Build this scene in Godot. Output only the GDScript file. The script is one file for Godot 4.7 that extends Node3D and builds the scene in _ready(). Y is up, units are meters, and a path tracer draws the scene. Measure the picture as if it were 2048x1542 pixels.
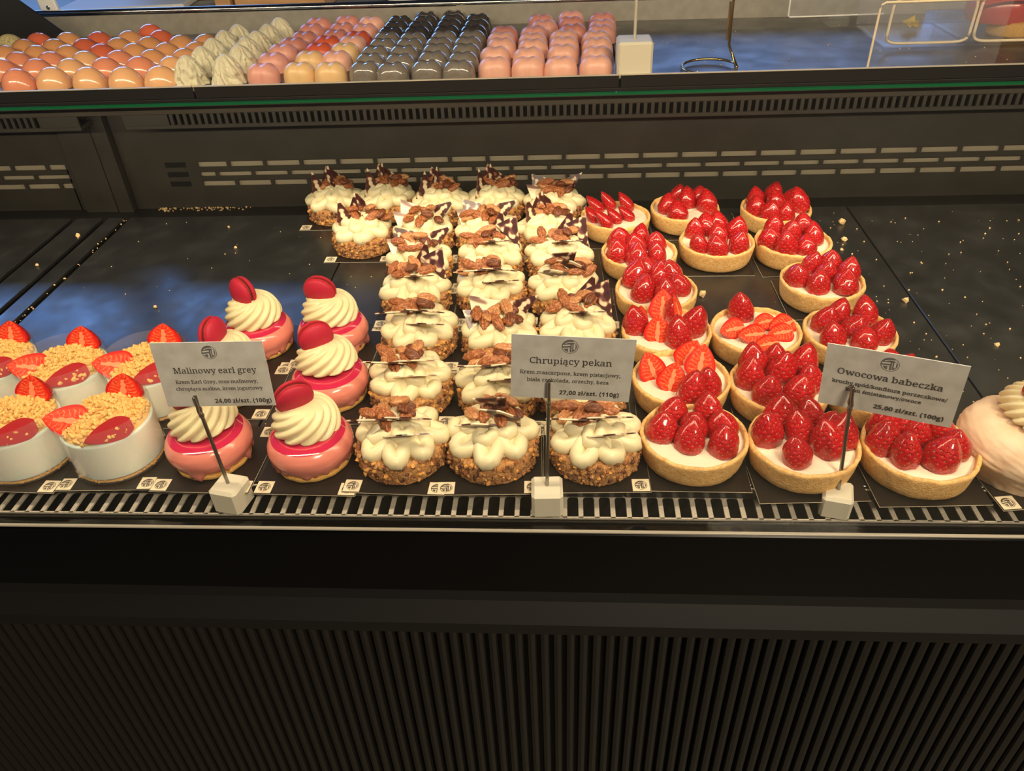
extends Node3D

# ---------------------------------------------------------------- mesh builder
class MB:
	var v := PackedVector3Array()
	var n := PackedVector3Array()
	var t := PackedVector2Array()
	var ix := PackedInt32Array()

	# a surface f(u, v), u and v from 0 to 1; wrap joins u = 0 with u = 1
	func grid(nu: int, nv: int, f: Callable, wrap := true, us := 1.0, vs := 1.0) -> MB:
		var p := PackedVector3Array()
		var nn := PackedVector3Array()
		var mid := Vector3.ZERO
		var w := nu + 1
		for j in nv + 1:
			for i in w:
				var q: Vector3 = f.call(float(i % nu if wrap else i) / nu, float(j) / nv)
				p.append(q)
				nn.append(Vector3.ZERO)
				mid += q
				t.append(Vector2(us * i / nu, vs * j / nv))
		mid /= p.size()
		var tri := PackedInt32Array()
		for j in nv:
			for i in nu:
				var a := j * w + i
				tri.append_array([a, a + 1, a + w, a + 1, a + w + 1, a + w])
		for k in range(0, tri.size(), 3):
			var c := (p[tri[k + 2]] - p[tri[k]]).cross(p[tri[k + 1]] - p[tri[k]])
			for m in 3:
				nn[tri[k + m]] += c
		if wrap:
			for j in nv + 1:
				var s := nn[j * w] + nn[j * w + nu]
				nn[j * w] = s
				nn[j * w + nu] = s
		for j in [0, nv]:
			var s := Vector3.ZERO
			var same := true
			for i in w:
				s += nn[j * w + i]
				same = same and p[j * w + i].distance_squared_to(p[j * w]) < 1e-12
			if same:
				for i in w:
					nn[j * w + i] = s
		var out := 0.0
		for k in p.size():
			out += (p[k] - mid).dot(nn[k])
		var flip := out < 0.0
		var base := v.size()
		for k in p.size():
			v.append(p[k])
			n.append((-nn[k] if flip else nn[k]).normalized())
		for k in range(0, tri.size(), 3):
			ix.append_array([base + tri[k], base + tri[k + (2 if flip else 1)], base + tri[k + (1 if flip else 2)]])
		return self

	# a flat convex face turned away from the point c
	func face(p: Array, c: Vector3, uv: Array = []) -> MB:
		var nn: Vector3 = (p[2] - p[0]).cross(p[1] - p[0]).normalized()
		var flip := nn.dot(p[0] - c) < 0.0
		var base := v.size()
		for k in p.size():
			v.append(p[k])
			n.append(-nn if flip else nn)
			t.append(uv[k] if uv else Vector2.ZERO)
		for k in range(1, p.size() - 1):
			ix.append_array([base, base + (k + 1 if flip else k), base + (k if flip else k + 1)])
		return self

	# a box with chamfered edges
	func box(size: Vector3, at := Vector3.ZERO, b := 0.0, x := Basis()) -> MB:
		var h := size / 2.0
		b = minf(b, minf(h.x, minf(h.y, h.z)) * 0.9)
		var corner := func(sx: float, sy: float, sz: float, on: int) -> Vector3:
			var i := Vector3(b, b, b)
			i[on] = 0.0
			return at + x * Vector3(sx * (h.x - i.x), sy * (h.y - i.y), sz * (h.z - i.z))
		for s in [-1.0, 1.0]:
			face([corner.call(s, -1, -1, 0), corner.call(s, 1, -1, 0), corner.call(s, 1, 1, 0), corner.call(s, -1, 1, 0)], at)
			face([corner.call(-1, s, -1, 1), corner.call(1, s, -1, 1), corner.call(1, s, 1, 1), corner.call(-1, s, 1, 1)], at)
			face([corner.call(-1, -1, s, 2), corner.call(1, -1, s, 2), corner.call(1, 1, s, 2), corner.call(-1, 1, s, 2)], at)
		if b > 0.0:
			for s in [-1.0, 1.0]:
				for r in [-1.0, 1.0]:
					face([corner.call(s, r, -1, 0), corner.call(s, r, 1, 0), corner.call(s, r, 1, 1), corner.call(s, r, -1, 1)], at)
					face([corner.call(s, -1, r, 0), corner.call(s, 1, r, 0), corner.call(s, 1, r, 2), corner.call(s, -1, r, 2)], at)
					face([corner.call(-1, s, r, 1), corner.call(1, s, r, 1), corner.call(1, s, r, 2), corner.call(-1, s, r, 2)], at)
					for q in [-1.0, 1.0]:
						face([corner.call(s, r, q, 0), corner.call(s, r, q, 1), corner.call(s, r, q, 2)], at)
		return self

	# a turned profile: points (radius, height) with an optional change of radius by angle and height
	func lathe(profile: Array, nu: int, wobble = null, at := Vector3.ZERO) -> MB:
		var last := profile.size() - 1
		return grid(nu, last, func(u: float, w: float) -> Vector3:
			var q: Vector2 = profile[roundi(w * last)]
			var a := u * TAU
			var r := q.x
			var y := q.y
			if wobble != null and r > 0.0:
				var d: Vector2 = wobble.call(a, q)
				r += d.x
				y += d.y
			return at + Vector3(cos(a) * r, y, sin(a) * r), true, 1.0, 1.0)

	func tube(path: Array, r: float, sides := 10) -> MB:
		var last := path.size() - 1
		return grid(sides, last + 2, func(u: float, w: float) -> Vector3:
			var k := clampi(roundi(w * (last + 2)) - 1, 0, last)
			var d: Vector3 = (path[mini(k + 1, last)] - path[maxi(k - 1, 0)]).normalized()
			var s := d.cross(Vector3.UP if absf(d.y) < 0.9 else Vector3.RIGHT).normalized()
			var e := s.cross(d)
			var rr := 0.0 if w == 0.0 or w == 1.0 else r
			return path[k] + (s * cos(u * TAU) + e * sin(u * TAU)) * rr)

	# a lump: an ellipsoid with noise
	func lump(at: Vector3, x: Basis, radii: Vector3, nu := 8, nv := 5, rough := 0.0, noise: FastNoiseLite = null) -> MB:
		return grid(nu, nv, func(u: float, w: float) -> Vector3:
			var d := Vector3(sin(w * PI) * cos(u * TAU), cos(w * PI), sin(w * PI) * sin(u * TAU))
			var k := 1.0
			if noise:
				k += rough * noise.get_noise_3dv(d * 60.0 + at * 9000.0)
			return at + x * (d * radii * k))

	# a crumb: a jagged twelve-cornered chunk with flat sides
	func chunk(at: Vector3, r: float, rng: RandomNumberGenerator) -> MB:
		var g := (1.0 + sqrt(5.0)) / 2.0
		var p := []
		for s in [[-1, g, 0], [1, g, 0], [-1, -g, 0], [1, -g, 0], [0, -1, g], [0, 1, g], [0, -1, -g], [0, 1, -g], [g, 0, -1], [g, 0, 1], [-g, 0, -1], [-g, 0, 1]]:
			p.append(at + Vector3(s[0], s[1], s[2]) * r * 0.53 * rng.randf_range(0.6, 1.3))
		for f in [[0, 11, 5], [0, 5, 1], [0, 1, 7], [0, 7, 10], [0, 10, 11], [1, 5, 9], [5, 11, 4], [11, 10, 2], [10, 7, 6], [7, 1, 8], [3, 9, 4], [3, 4, 2], [3, 2, 6], [3, 6, 8], [3, 8, 9], [4, 9, 5], [2, 4, 11], [6, 2, 10], [8, 6, 7], [9, 8, 1]]:
			face([p[f[0]], p[f[1]], p[f[2]]], at)
		return self

	func prism(poly: PackedVector2Array, depth: float) -> MB:
		var c := Vector3.ZERO
		for q in poly:
			c += Vector3(q.x, q.y, 0) / poly.size()
		var a := []
		var b := []
		for q in poly:
			a.append(Vector3(q.x, q.y, depth / 2))
			b.append(Vector3(q.x, q.y, -depth / 2))
		var uv := []
		for q in poly:
			uv.append(q)
		face(a, c, uv)
		face(b, c, uv)
		for k in poly.size():
			var m := (k + 1) % poly.size()
			face([a[k], a[m], b[m], b[k]], c, [uv[k], uv[m], uv[m], uv[k]])
		return self

	func mesh(m: Material, into: ArrayMesh = null) -> ArrayMesh:
		var am := into if into else ArrayMesh.new()
		var arr := []
		arr.resize(Mesh.ARRAY_MAX)
		arr[Mesh.ARRAY_VERTEX] = v
		arr[Mesh.ARRAY_NORMAL] = n
		arr[Mesh.ARRAY_TEX_UV] = t
		arr[Mesh.ARRAY_INDEX] = ix
		am.add_surface_from_arrays(Mesh.PRIMITIVE_TRIANGLES, arr)
		am.surface_set_material(am.get_surface_count() - 1, m)
		return am

# ---------------------------------------------------------------- helpers
var rng := RandomNumberGenerator.new()
var M := {}
const ORD := ["first", "second", "third", "fourth", "fifth", "sixth", "seventh", "eighth", "ninth"]

func srgb(r: int, g: int, b: int, a := 1.0) -> Color:
	return Color(r / 255.0, g / 255.0, b / 255.0, a)

func mat(key: String, c: Color, rough := 0.6, extra := {}) -> StandardMaterial3D:
	var m := StandardMaterial3D.new()
	m.resource_name = key
	m.albedo_color = c
	m.roughness = rough
	for k in extra:
		m.set(k, extra[k])
	M[key] = m
	return m

func noise(s: int, f: float, kind := FastNoiseLite.TYPE_SIMPLEX_SMOOTH, octaves := 4) -> FastNoiseLite:
	var q := FastNoiseLite.new()
	q.seed = s
	q.frequency = f
	q.noise_type = kind
	q.fractal_octaves = octaves
	return q

func ramp_tex(s: int, f: float, stops: Array, size := 512, kind := FastNoiseLite.TYPE_SIMPLEX_SMOOTH, octaves := 4) -> NoiseTexture2D:
	var g := Gradient.new()
	var off := PackedFloat32Array()
	var col := PackedColorArray()
	for q in stops:
		off.append(q[0])
		col.append(q[1])
	g.offsets = off
	g.colors = col
	var nt := NoiseTexture2D.new()
	nt.width = size
	nt.height = size
	nt.seamless = true
	nt.noise = noise(s, f, kind, octaves)
	nt.color_ramp = g
	return nt

func grey_tex(s: int, f: float, lo: float, hi: float, size := 512, octaves := 4, kind := FastNoiseLite.TYPE_SIMPLEX_SMOOTH) -> NoiseTexture2D:
	return ramp_tex(s, f, [[0.0, Color(lo, lo, lo)], [1.0, Color(hi, hi, hi)]], size, kind, octaves)

func tri(m: StandardMaterial3D, scale: float) -> StandardMaterial3D:
	m.uv1_triplanar = true
	m.uv1_scale = Vector3(scale, scale, scale)
	return m

func relief(m: StandardMaterial3D, tex: Texture2D, cm: float) -> StandardMaterial3D:
	m.heightmap_enabled = true
	m.heightmap_texture = tex
	m.heightmap_scale = cm
	return m

func part(called: String, mesh: Mesh, parent: Node, at := Vector3.ZERO, b := Basis()) -> MeshInstance3D:
	var o := MeshInstance3D.new()
	o.name = called
	o.mesh = mesh
	o.transform = Transform3D(b, at)
	parent.add_child(o, true)
	return o

func thing(called: String, label: String, category: String, at := Vector3.ZERO, turn := 0.0, group := "") -> Node3D:
	var o := Node3D.new()
	o.name = called
	add_child(o, true)
	o.position = at
	o.rotation.y = turn
	tag(o, label, category, group)
	return o

func tag(o: Node, label: String, category: String, group := "", kind := "") -> Node:
	o.set_meta("label", label)
	o.set_meta("category", category)
	if group:
		o.set_meta("group", group)
	if kind:
		o.set_meta("kind", kind)
	return o

func struct(called: String, mesh: Mesh, label: String, category: String, at := Vector3.ZERO) -> MeshInstance3D:
	var o := part(called, mesh, self, at)
	tag(o, label, category, "", "structure")
	return o

func eul(x: float, y: float, z: float) -> Basis:
	return Basis.from_euler(Vector3(deg_to_rad(x), deg_to_rad(y), deg_to_rad(z)))

func bx(m: Material, size: Vector3, bevel := 0.0) -> ArrayMesh:
	return MB.new().box(size, Vector3.ZERO, bevel).mesh(m)

func span(m: Material, a: Vector3, b: Vector3, called: String, parent: Node, bevel := 0.0) -> MeshInstance3D:
	return part(called, bx(m, (b - a).abs(), bevel), parent, (a + b) / 2.0)

const TARTS := [
	[0.0618, -0.8687, [[-22.0,-20.4,3],[-7.0,-29.2,3],[17.3,-24.5,3],[-28.1,10.6,3],[-12.7,27.2,3],[-0.4,15.3,3],[17.0,6.9,3]]],
	[0.1463, -0.8886, [[-8.5,-28.2,0],[4.9,-10.3,0],[-25.7,5.2,0],[-11.7,27.6,0],[21.2,-21.2,0],[29.9,2.4,0]]],
	[0.1698, -0.7973, [[-6.0,-29.4,0],[-21.8,-20.4,0],[5.3,-29.5,0],[3.2,-3.1,0],[25.7,-15.5,0],[-23.0,19.3,0],[-2.2,29.9,0],[21.8,20.6,0]]],
	[0.2528, -0.8830, [[-21.7,-17.4,0],[0.3,-30.0,0],[22.1,-13.2,0],[-28.3,10.0,0],[2.2,-4.4,0],[30.0,1.4,0],[-14.4,26.3,0],[6.2,29.4,0]]],
	[0.2528, -0.7961, [[-18.2,-23.8,0],[-1.9,-7.9,0],[17.7,-24.2,0],[-28.9,7.9,0],[-13.5,26.8,0],[24.9,3.0,0],[9.9,28.3,0]]],
	[0.0826, -0.7741, [[-22.0,-20.4,0],[2.2,-29.9,0],[20.1,-12.3,0],[-26.2,13.6,0],[-1.9,-1.1,0],[-5.7,27.2,0],[19.5,20.4,0]]],
	[0.0930, -0.6902, [[-24.2,-14.4,0],[-6.1,-29.4,0],[2.7,-15.6,0],[18.5,-18.6,0],[26.4,3.2,0],[-16.8,15.3,0],[9.4,20.5,0]]],
	[0.2605, -0.7054, [[-7.1,-29.1,0],[14.6,-26.2,0],[-27.4,-0.8,0],[3.5,-6.9,0],[27.0,-3.0,0],[-9.6,19.4,0],[18.4,21.5,0]]],
	[0.0951, -0.6136, [[-18.7,-8.5,4],[-1.7,-28.7,1],[17.2,-22.5,4],[-11.2,15.1,1],[24.7,0.4,0],[11.1,22.0,0],[-29.9,-2.8,0]]],
	[0.1763, -0.6128, [[-9.2,-28.6,0],[-23.0,-0.0,2],[11.0,-13.7,2],[28.1,-10.4,2],[-4.4,12.5,2],[5.1,28.4,2],[23.1,7.4,2]]],
	[0.2596, -0.6094, [[-25.4,-9.4,0],[-6.3,-26.2,0],[21.7,-20.1,0],[1.9,0.6,0],[25.2,11.6,0],[-21.9,20.3,0],[7.3,24.5,0]]],
	[0.0993, -0.5379, [[-23.0,-4.5,1],[4.6,-26.6,1],[16.5,-8.7,1],[-13.3,14.0,1],[3.9,29.7,0],[22.9,19.4,0]]],
	[0.1796, -0.5293, [[-19.0,-23.0,0],[-28.0,-1.5,0],[1.7,-27.3,0],[2.0,-9.9,0],[23.4,-18.8,0],[-17.1,20.3,0],[11.0,20.3,0],[26.7,4.2,0]]],
	[0.2587, -0.5257, [[18.7,-23.5,0],[-13.0,6.1,0],[-1.8,19.3,0],[-18.3,-13.2,0],[3.3,-16.0,0],[18.0,-7.5,0],[-17.8,24.2,0]]],
	[0.0999, -0.4626, [[-16.1,-25.3,0],[15.2,-24.4,0],[-26.4,-1.1,0],[1.2,-6.0,0],[25.4,-2.5,0],[-6.7,15.0,0],[21.9,18.2,0]]],
	[0.1810, -0.4555, [[-13.7,-25.5,0],[-27.7,-5.1,0],[13.4,-26.9,0],[-0.3,-6.4,0],[24.0,-10.0,0],[-9.5,22.7,0],[18.1,11.6,0],[30.0,0.3,0]]],
	[0.2641, -0.4503, [[-24.1,-17.8,0],[-30.0,-0.4,0],[-9.3,-22.5,0],[-1.5,-7.4,0],[20.3,-12.1,0],[-16.9,14.8,0],[6.0,20.0,0],[24.6,5.9,0]]],
]
const PECANS := [
	[-0.2930, -0.9294],
	[-0.2259, -0.9345],
	[-0.2389, -0.8384],
	[-0.1552, -0.9188],
	[-0.0852, -0.9237],
	[-0.0120, -0.9128],
	[-0.1653, -0.8373],
	[-0.0908, -0.8389],
	[-0.0188, -0.8324],
	[-0.1595, -0.7655],
	[-0.0806, -0.7706],
	[-0.0049, -0.7686],
	[-0.1528, -0.6949],
	[-0.0737, -0.6996],
	[-0.0007, -0.6982],
	[-0.1375, -0.6194],
	[-0.0597, -0.6132],
	[0.0133, -0.6230],
	[-0.1324, -0.5367],
	[-0.0546, -0.5314],
	[0.0163, -0.5276],
	[-0.1283, -0.4597],
	[-0.0561, -0.4601],
	[0.0242, -0.4605],
]
const EGGS := [[[-0.5194,-0.7264],[-0.4853,-0.7283],[-0.4479,-0.7247],[-0.411,-0.7212],[-0.3762,-0.7212]],[[-0.5592,-0.7713],[-0.5208,-0.7674],[-0.4842,-0.7637],[-0.4483,-0.7637],[-0.4138,-0.7638],[-0.3795,-0.7602]],[[-0.5583,-0.8021],[-0.5217,-0.7981],[-0.4843,-0.7961],[-0.448,-0.7941],[-0.4129,-0.7941],[-0.3791,-0.7943]],[[-0.5914,-0.8367],[-0.5543,-0.8325],[-0.5178,-0.8283],[-0.481,-0.8283],[-0.4447,-0.8262],[-0.4098,-0.8242],[-0.3773,-0.8246]],[[-0.5862,-0.8668],[-0.5493,-0.8624],[-0.5142,-0.8604],[-0.4758,-0.858],[-0.4419,-0.8583],[-0.4078,-0.8608]],[[-0.6189,-0.894],[-0.5864,-0.8971],[-0.5511,-0.895],[-0.5143,-0.8927],[-0.479,-0.8929],[-0.4422,-0.8906],[-0.3806,-0.862]],[[-0.469,-0.9235]]]
const WHITES := [[[-0.3506,-0.7279],[-0.3134,-0.7275]],[[-0.349,-0.7644],[-0.3126,-0.7677]],[[-0.3508,-0.8024],[-0.3164,-0.8024]],[[-0.3514,-0.8414],[-0.3144,-0.8326]],[[-0.3462,-0.8714],[-0.3125,-0.8671]],[[-0.3095,-0.8991]]]
const PINK_A := [[[-0.2792,-0.7253],[-0.2446,-0.7253],[-0.2147,-0.7223]],[[-0.282,-0.7684],[-0.2457,-0.772],[-0.2189,-0.769]],[[-0.2826,-0.8074],[-0.2447,-0.8071],[-0.218,-0.8039]],[[-0.2793,-0.8363],[-0.2437,-0.8406],[-0.2171,-0.8373]],[[-0.2746,-0.8668],[-0.2414,-0.8717],[-0.2154,-0.8592]],[[-0.277,-0.905],[-0.2425,-0.9052],[-0.2156,-0.8967]],[[-0.2768,-0.9353],[-0.245,-0.9413],[-0.2159,-0.9318]]]
const PINK_B := [[[-0.0627,-0.7238],[-0.032,-0.7207],[-0.0025,-0.7176],[0.0292,-0.718]],[[-0.065,-0.7671],[-0.0329,-0.7595],[-0.0006,-0.7681],[0.0315,-0.7563]],[[-0.0611,-0.8052],[-0.0299,-0.797],[0.0005,-0.8022],[0.0328,-0.7939]],[[-0.0629,-0.833],[-0.0308,-0.8243],[0.0005,-0.8344],[0.0328,-0.8255]],[[-0.0618,-0.8621],[-0.0301,-0.8578],[0.0098,-0.8625],[0.0384,-0.8537]],[[-0.0203,-0.8873],[0.0084,-0.8992],[0.0406,-0.8814]],[[-0.0245,-0.915],[0.008,-0.9271],[0.0419,-0.9136]]]

# ---------------------------------------------------------------- materials
func strawberry_images() -> Array:
	var w := 256
	var col := Image.create(w, w, false, Image.FORMAT_RGB8)
	var hgt := Image.create(w, w, false, Image.FORMAT_RGB8)
	var nz := noise(5, 0.03)
	for y in w:
		for x in w:
			var k := nz.get_noise_2d(x, y)
			col.set_pixel(x, y, srgb(174 + int(28 * k), 11 + int(8 * k), 23 + int(8 * k)))
			var g := 0.72 + 0.1 * nz.get_noise_2d(x * 3.0, y * 3.0)
			hgt.set_pixel(x, y, Color(g, g, g))
	for r in 10:
		for c in 12:
			var cx := (c + 0.5 * (r % 2)) * w / 12.0 + rng.randf_range(-2, 2)
			var cy := (r + 0.5) * w / 10.0 + rng.randf_range(-2, 2)
			for dy in range(-9, 10):
				for dx in range(-8, 9):
					var px := posmod(int(cx) + dx, w)
					var py := clampi(int(cy) + dy, 0, w - 1)
					var d := Vector2(dx / 7.5, dy / 9.0).length()
					if d < 1.0:
						var g := hgt.get_pixel(px, py).r - 0.55 * (1.0 - d * d)
						hgt.set_pixel(px, py, Color(g, g, g))
					var s := Vector2(dx / 1.8, dy / 3.0).length()
					if s < 1.0:
						col.set_pixel(px, py, srgb(232, 172, 92))
						var e := 0.75
						hgt.set_pixel(px, py, Color(e, e, e))
	return [ImageTexture.create_from_image(col), ImageTexture.create_from_image(hgt)]

func cut_face_image() -> ImageTexture:
	# flesh of a halved berry: red rim, orange-pink flesh with pale rays, a paler core
	var w := 128
	var im := Image.create(w, w, false, Image.FORMAT_RGB8)
	var nz := noise(8, 0.06)
	for y in w:
		for x in w:
			var a := absf(x / 63.5 - 1.0)
			var d := a
			var c := srgb(200, 22, 20)
			if d < 0.86:
				var ray := sin(y * 0.42 + a * 6.0 + 3.0 * nz.get_noise_2d(x * 0.5, y * 0.5))
				c = srgb(212, 36, 24).lerp(srgb(232, 84, 44), clampf(0.5 + 0.9 * nz.get_noise_2d(x * 0.7, y * 0.7), 0, 1))
				if ray > 0.72 and d > 0.25 and d < 0.74:
					c = c.lerp(srgb(244, 150, 104), 0.6)
			if d < 0.16 + 0.16 * nz.get_noise_2d(x * 0.5, y * 0.5) and y > 30:
				c = srgb(240, 140, 100)
			im.set_pixel(x, y, c)
	return ImageTexture.create_from_image(im)

func logo_image(paper: Color, ink: Color) -> ImageTexture:
	var w := 128
	var im := Image.create(w, w, false, Image.FORMAT_RGB8)
	im.fill(paper)
	for y in w:
		for x in w:
			var p := Vector2(x - 63.5, y - 63.5) / 46.0
			if p.length() > 1.0:
				continue
			var on := p.length() < 1.0
			# light shapes inside the disc: two bars on the one side, a pillar, a door, a curved roof line
			if absf(p.y + 0.12 * p.x + 0.22) < 0.10 and p.x < 0.02 and p.x > -0.86:
				on = false
			if absf(p.y + 0.1 * p.x - 0.18) < 0.06 and p.x < 0.0 and p.x > -0.8:
				on = false
			if absf(p.x + 0.12) < 0.10 and p.y > 0.28 and p.y < 0.92:
				on = false
			if absf(p.x - 0.52) < 0.10 and p.y > -0.42 and p.y < 0.42:
				on = false
			if absf(Vector2(p.x - 0.1, p.y - 0.4).length() - 1.05) < 0.05 and p.y < -0.4:
				on = false
			if absf(Vector2(p.x, p.y).length() - 0.86) < 0.05 and (p.y > 0.2 or p.x > 0.4):
				on = false
			if absf(p.x - 0.22) < 0.035 and p.y > -0.3 and p.y < 0.75:
				on = false
			if on:
				im.set_pixel(x, y, ink)
	return ImageTexture.create_from_image(im)

func make_materials() -> void:
	rng.seed = 7
	var sb := strawberry_images()
	var m: StandardMaterial3D
	m = mat("strawberry", Color.WHITE, 0.36, {"albedo_texture": sb[0], "clearcoat_enabled": true, "clearcoat": 0.9, "clearcoat_roughness": 0.08, "metallic_specular": 0.3})
	relief(m, sb[1], 0.11)
	mat("strawberry_cut", Color.WHITE, 0.42, {"albedo_texture": cut_face_image(), "metallic_specular": 0.3})
	mat("strawberry_deep_cut", srgb(160, 14, 26), 0.45, {"metallic_specular": 0.25})
	m = mat("crust", Color.WHITE, 0.75, {"albedo_texture": ramp_tex(11, 0.02, [[0.0, srgb(206, 146, 74)], [0.4, srgb(230, 180, 108)], [0.7, srgb(238, 196, 130)], [1.0, srgb(244, 212, 156)]])})
	tri(m, 22.0)
	relief(m, grey_tex(12, 0.05, 0.0, 1.0), 0.05)
	m = mat("tart_cream", srgb(242, 224, 200), 0.4)
	tri(m, 25.0)
	m = mat("biscuit", Color.WHITE, 0.8, {"albedo_texture": ramp_tex(13, 0.05, [[0.0, srgb(190, 134, 58)], [0.5, srgb(220, 170, 90)], [1.0, srgb(232, 190, 120)]])})
	tri(m, 20.0)
	m = mat("cream", srgb(232, 219, 178), 0.38, {"subsurf_scatter_enabled": true, "subsurf_scatter_strength": 0.04})
	m = mat("swirl_cream", srgb(232, 219, 174), 0.36, {"subsurf_scatter_enabled": true, "subsurf_scatter_strength": 0.12})
	m = mat("nut_crumb", Color.WHITE, 0.7, {"albedo_texture": ramp_tex(15, 0.020, [[0.0, srgb(116, 70, 40)], [0.3, srgb(172, 114, 66)], [0.55, srgb(204, 150, 92)], [0.8, srgb(226, 174, 104)], [1.0, srgb(238, 202, 148)]])})
	tri(m, 30.0)
	relief(m, grey_tex(16, 0.06, 0.0, 1.0), 0.12)
	for q in [["nut_gold", srgb(222, 160, 82)], ["nut_brown", srgb(142, 88, 52)], ["nut_dark", srgb(92, 54, 34)]]:
		mat(q[0], q[1], 0.65)
	m = mat("pecan", Color.WHITE, 0.42, {"albedo_texture": ramp_tex(17, 0.014, [[0.0, srgb(96, 46, 24)], [0.35, srgb(142, 78, 42)], [0.6, srgb(178, 108, 64)], [0.8, srgb(206, 150, 100)], [1.0, srgb(228, 190, 146)]])})
	tri(m, 45.0)
	relief(m, grey_tex(18, 0.02, 0.0, 1.0), 0.014)
	m = mat("pecan_light", Color.WHITE, 0.40, {"albedo_texture": ramp_tex(27, 0.014, [[0.0, srgb(150, 88, 50)], [0.4, srgb(186, 122, 76)], [0.7, srgb(212, 158, 108)], [1.0, srgb(232, 196, 154)]])})
	tri(m, 45.0)
	m = mat("pecan_dark", Color.WHITE, 0.40, {"albedo_texture": ramp_tex(28, 0.014, [[0.0, srgb(72, 34, 18)], [0.5, srgb(110, 58, 32)], [1.0, srgb(160, 98, 58)]])})
	tri(m, 45.0)
	m = mat("marbled_chocolate", Color.WHITE, 0.3, {"albedo_texture": ramp_tex(19, 0.012, [[0.0, srgb(58, 28, 26)], [0.46, srgb(78, 40, 36)], [0.54, srgb(140, 100, 86)], [0.62, srgb(226, 206, 172)], [1.0, srgb(240, 228, 198)]], 256, FastNoiseLite.TYPE_SIMPLEX_SMOOTH, 2)})
	m.uv1_scale = Vector3(22, 22, 22)
	m = mat("pale_chocolate", Color.WHITE, 0.3, {"albedo_texture": ramp_tex(20, 0.008, [[0.0, srgb(96, 56, 48)], [0.22, srgb(140, 104, 86)], [0.34, srgb(236, 222, 188)], [1.0, srgb(242, 232, 202)]], 256, FastNoiseLite.TYPE_SIMPLEX_SMOOTH, 1)})
	m.uv1_scale = Vector3(22, 22, 22)
	mat("pink_side", srgb(224, 134, 118), 0.22, {"clearcoat_enabled": true, "clearcoat": 0.4, "clearcoat_roughness": 0.12})
	mat("pink_top", srgb(196, 40, 78), 0.10, {"clearcoat_enabled": true, "clearcoat": 0.8, "clearcoat_roughness": 0.05})
	m = mat("macaron", srgb(184, 20, 54), 0.62)
	tri(m, 40.0)
	relief(m, grey_tex(21, 0.05, 0.3, 0.7), 0.02)
	m = mat("macaron_foot", srgb(186, 26, 46), 0.85)
	mat("macaron_filling", srgb(112, 28, 28), 0.6)
	mat("yogurt", srgb(248, 244, 230), 0.4, {"subsurf_scatter_enabled": true, "subsurf_scatter_strength": 0.5})
	mat("acetate", srgb(255, 255, 255, 0.06), 0.03, {"transparency": BaseMaterial3D.TRANSPARENCY_ALPHA})
	m = mat("crumble", Color.WHITE, 0.75, {"albedo_texture": ramp_tex(23, 0.03, [[0.0, srgb(206, 146, 70)], [0.5, srgb(232, 188, 110)], [1.0, srgb(244, 216, 152)]])})
	tri(m, 30.0)
	m = mat("meringue", Color.WHITE, 0.6, {"albedo_texture": ramp_tex(24, 0.01, [[0.0, srgb(222, 182, 146)], [0.5, srgb(234, 204, 172)], [1.0, srgb(242, 220, 194)]])})
	tri(m, 10.0)
	m = mat("card_black", srgb(30, 26, 24), 0.35)
	mat("card_edge", srgb(214, 200, 172), 0.6)
	mat("card_logo", Color.WHITE, 0.55, {"albedo_texture": logo_image(srgb(228, 214, 184), srgb(74, 66, 58))})
	mat("sign_logo", Color.WHITE, 0.8, {"albedo_texture": logo_image(srgb(215, 212, 203), srgb(104, 100, 96))})
	m = mat("sign_paper", Color.WHITE, 0.85, {"albedo_texture": ramp_tex(26, 0.02, [[0.0, srgb(204, 200, 190)], [0.5, srgb(215, 212, 203)], [1.0, srgb(224, 222, 214)]], 256), "backlight_enabled": true, "backlight": Color(0.45, 0.45, 0.44)})
	tri(m, 12.0)
	mat("ink", srgb(66, 60, 56), 0.8)
	mat("stand_block", srgb(214, 208, 188), 0.45)
	mat("steel_rod", srgb(150, 146, 140), 0.3, {"metallic": 1.0})
	# the case
	m = mat("tray_black", Color.WHITE, 1.0, {"albedo_texture": ramp_tex(31, 0.008, [[0.0, srgb(26, 27, 28)], [0.6, srgb(33, 34, 35)], [1.0, srgb(44, 45, 46)]]), "roughness_texture": grey_tex(32, 0.012, 0.26, 0.42), "metallic_specular": 0.75})
	tri(m, 4.0)
	m = mat("shelf_tray", Color.WHITE, 1.0, {"albedo_texture": ramp_tex(33, 0.01, [[0.0, srgb(26, 27, 28)], [0.6, srgb(33, 34, 35)], [1.0, srgb(44, 45, 46)]]), "roughness_texture": grey_tex(34, 0.012, 0.28, 0.42), "metallic_specular": 0.75})
	tri(m, 4.0)
	m = mat("case_grey", Color.WHITE, 0.5, {"albedo_texture": ramp_tex(35, 0.01, [[0.0, srgb(54, 51, 45)], [1.0, srgb(64, 61, 54)]])})
	tri(m, 3.0)
	mat("case_dark", srgb(20, 19, 18), 0.5)
	m = mat("gloss_black", srgb(6, 6, 9), 0.2, {"metallic_specular": 0.35})
	mat("band_dark", srgb(22, 21, 21), 0.45)
	mat("slat_dark", srgb(28, 26, 24), 0.42)
	m = mat("grille_steel", Color.WHITE, 0.5, {"albedo_texture": ramp_tex(36, 0.03, [[0.0, srgb(164, 156, 142)], [1.0, srgb(196, 188, 174)]])})
	tri(m, 20.0)
	mat("vent_plate", srgb(164, 155, 134), 0.7)
	mat("trim_pale", srgb(190, 182, 166), 0.4)
	mat("glass", srgb(255, 255, 255, 0.0), 0.02, {"transparency": BaseMaterial3D.TRANSPARENCY_ALPHA})
	mat("glass_edge", srgb(20, 92, 56), 0.15)
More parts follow.
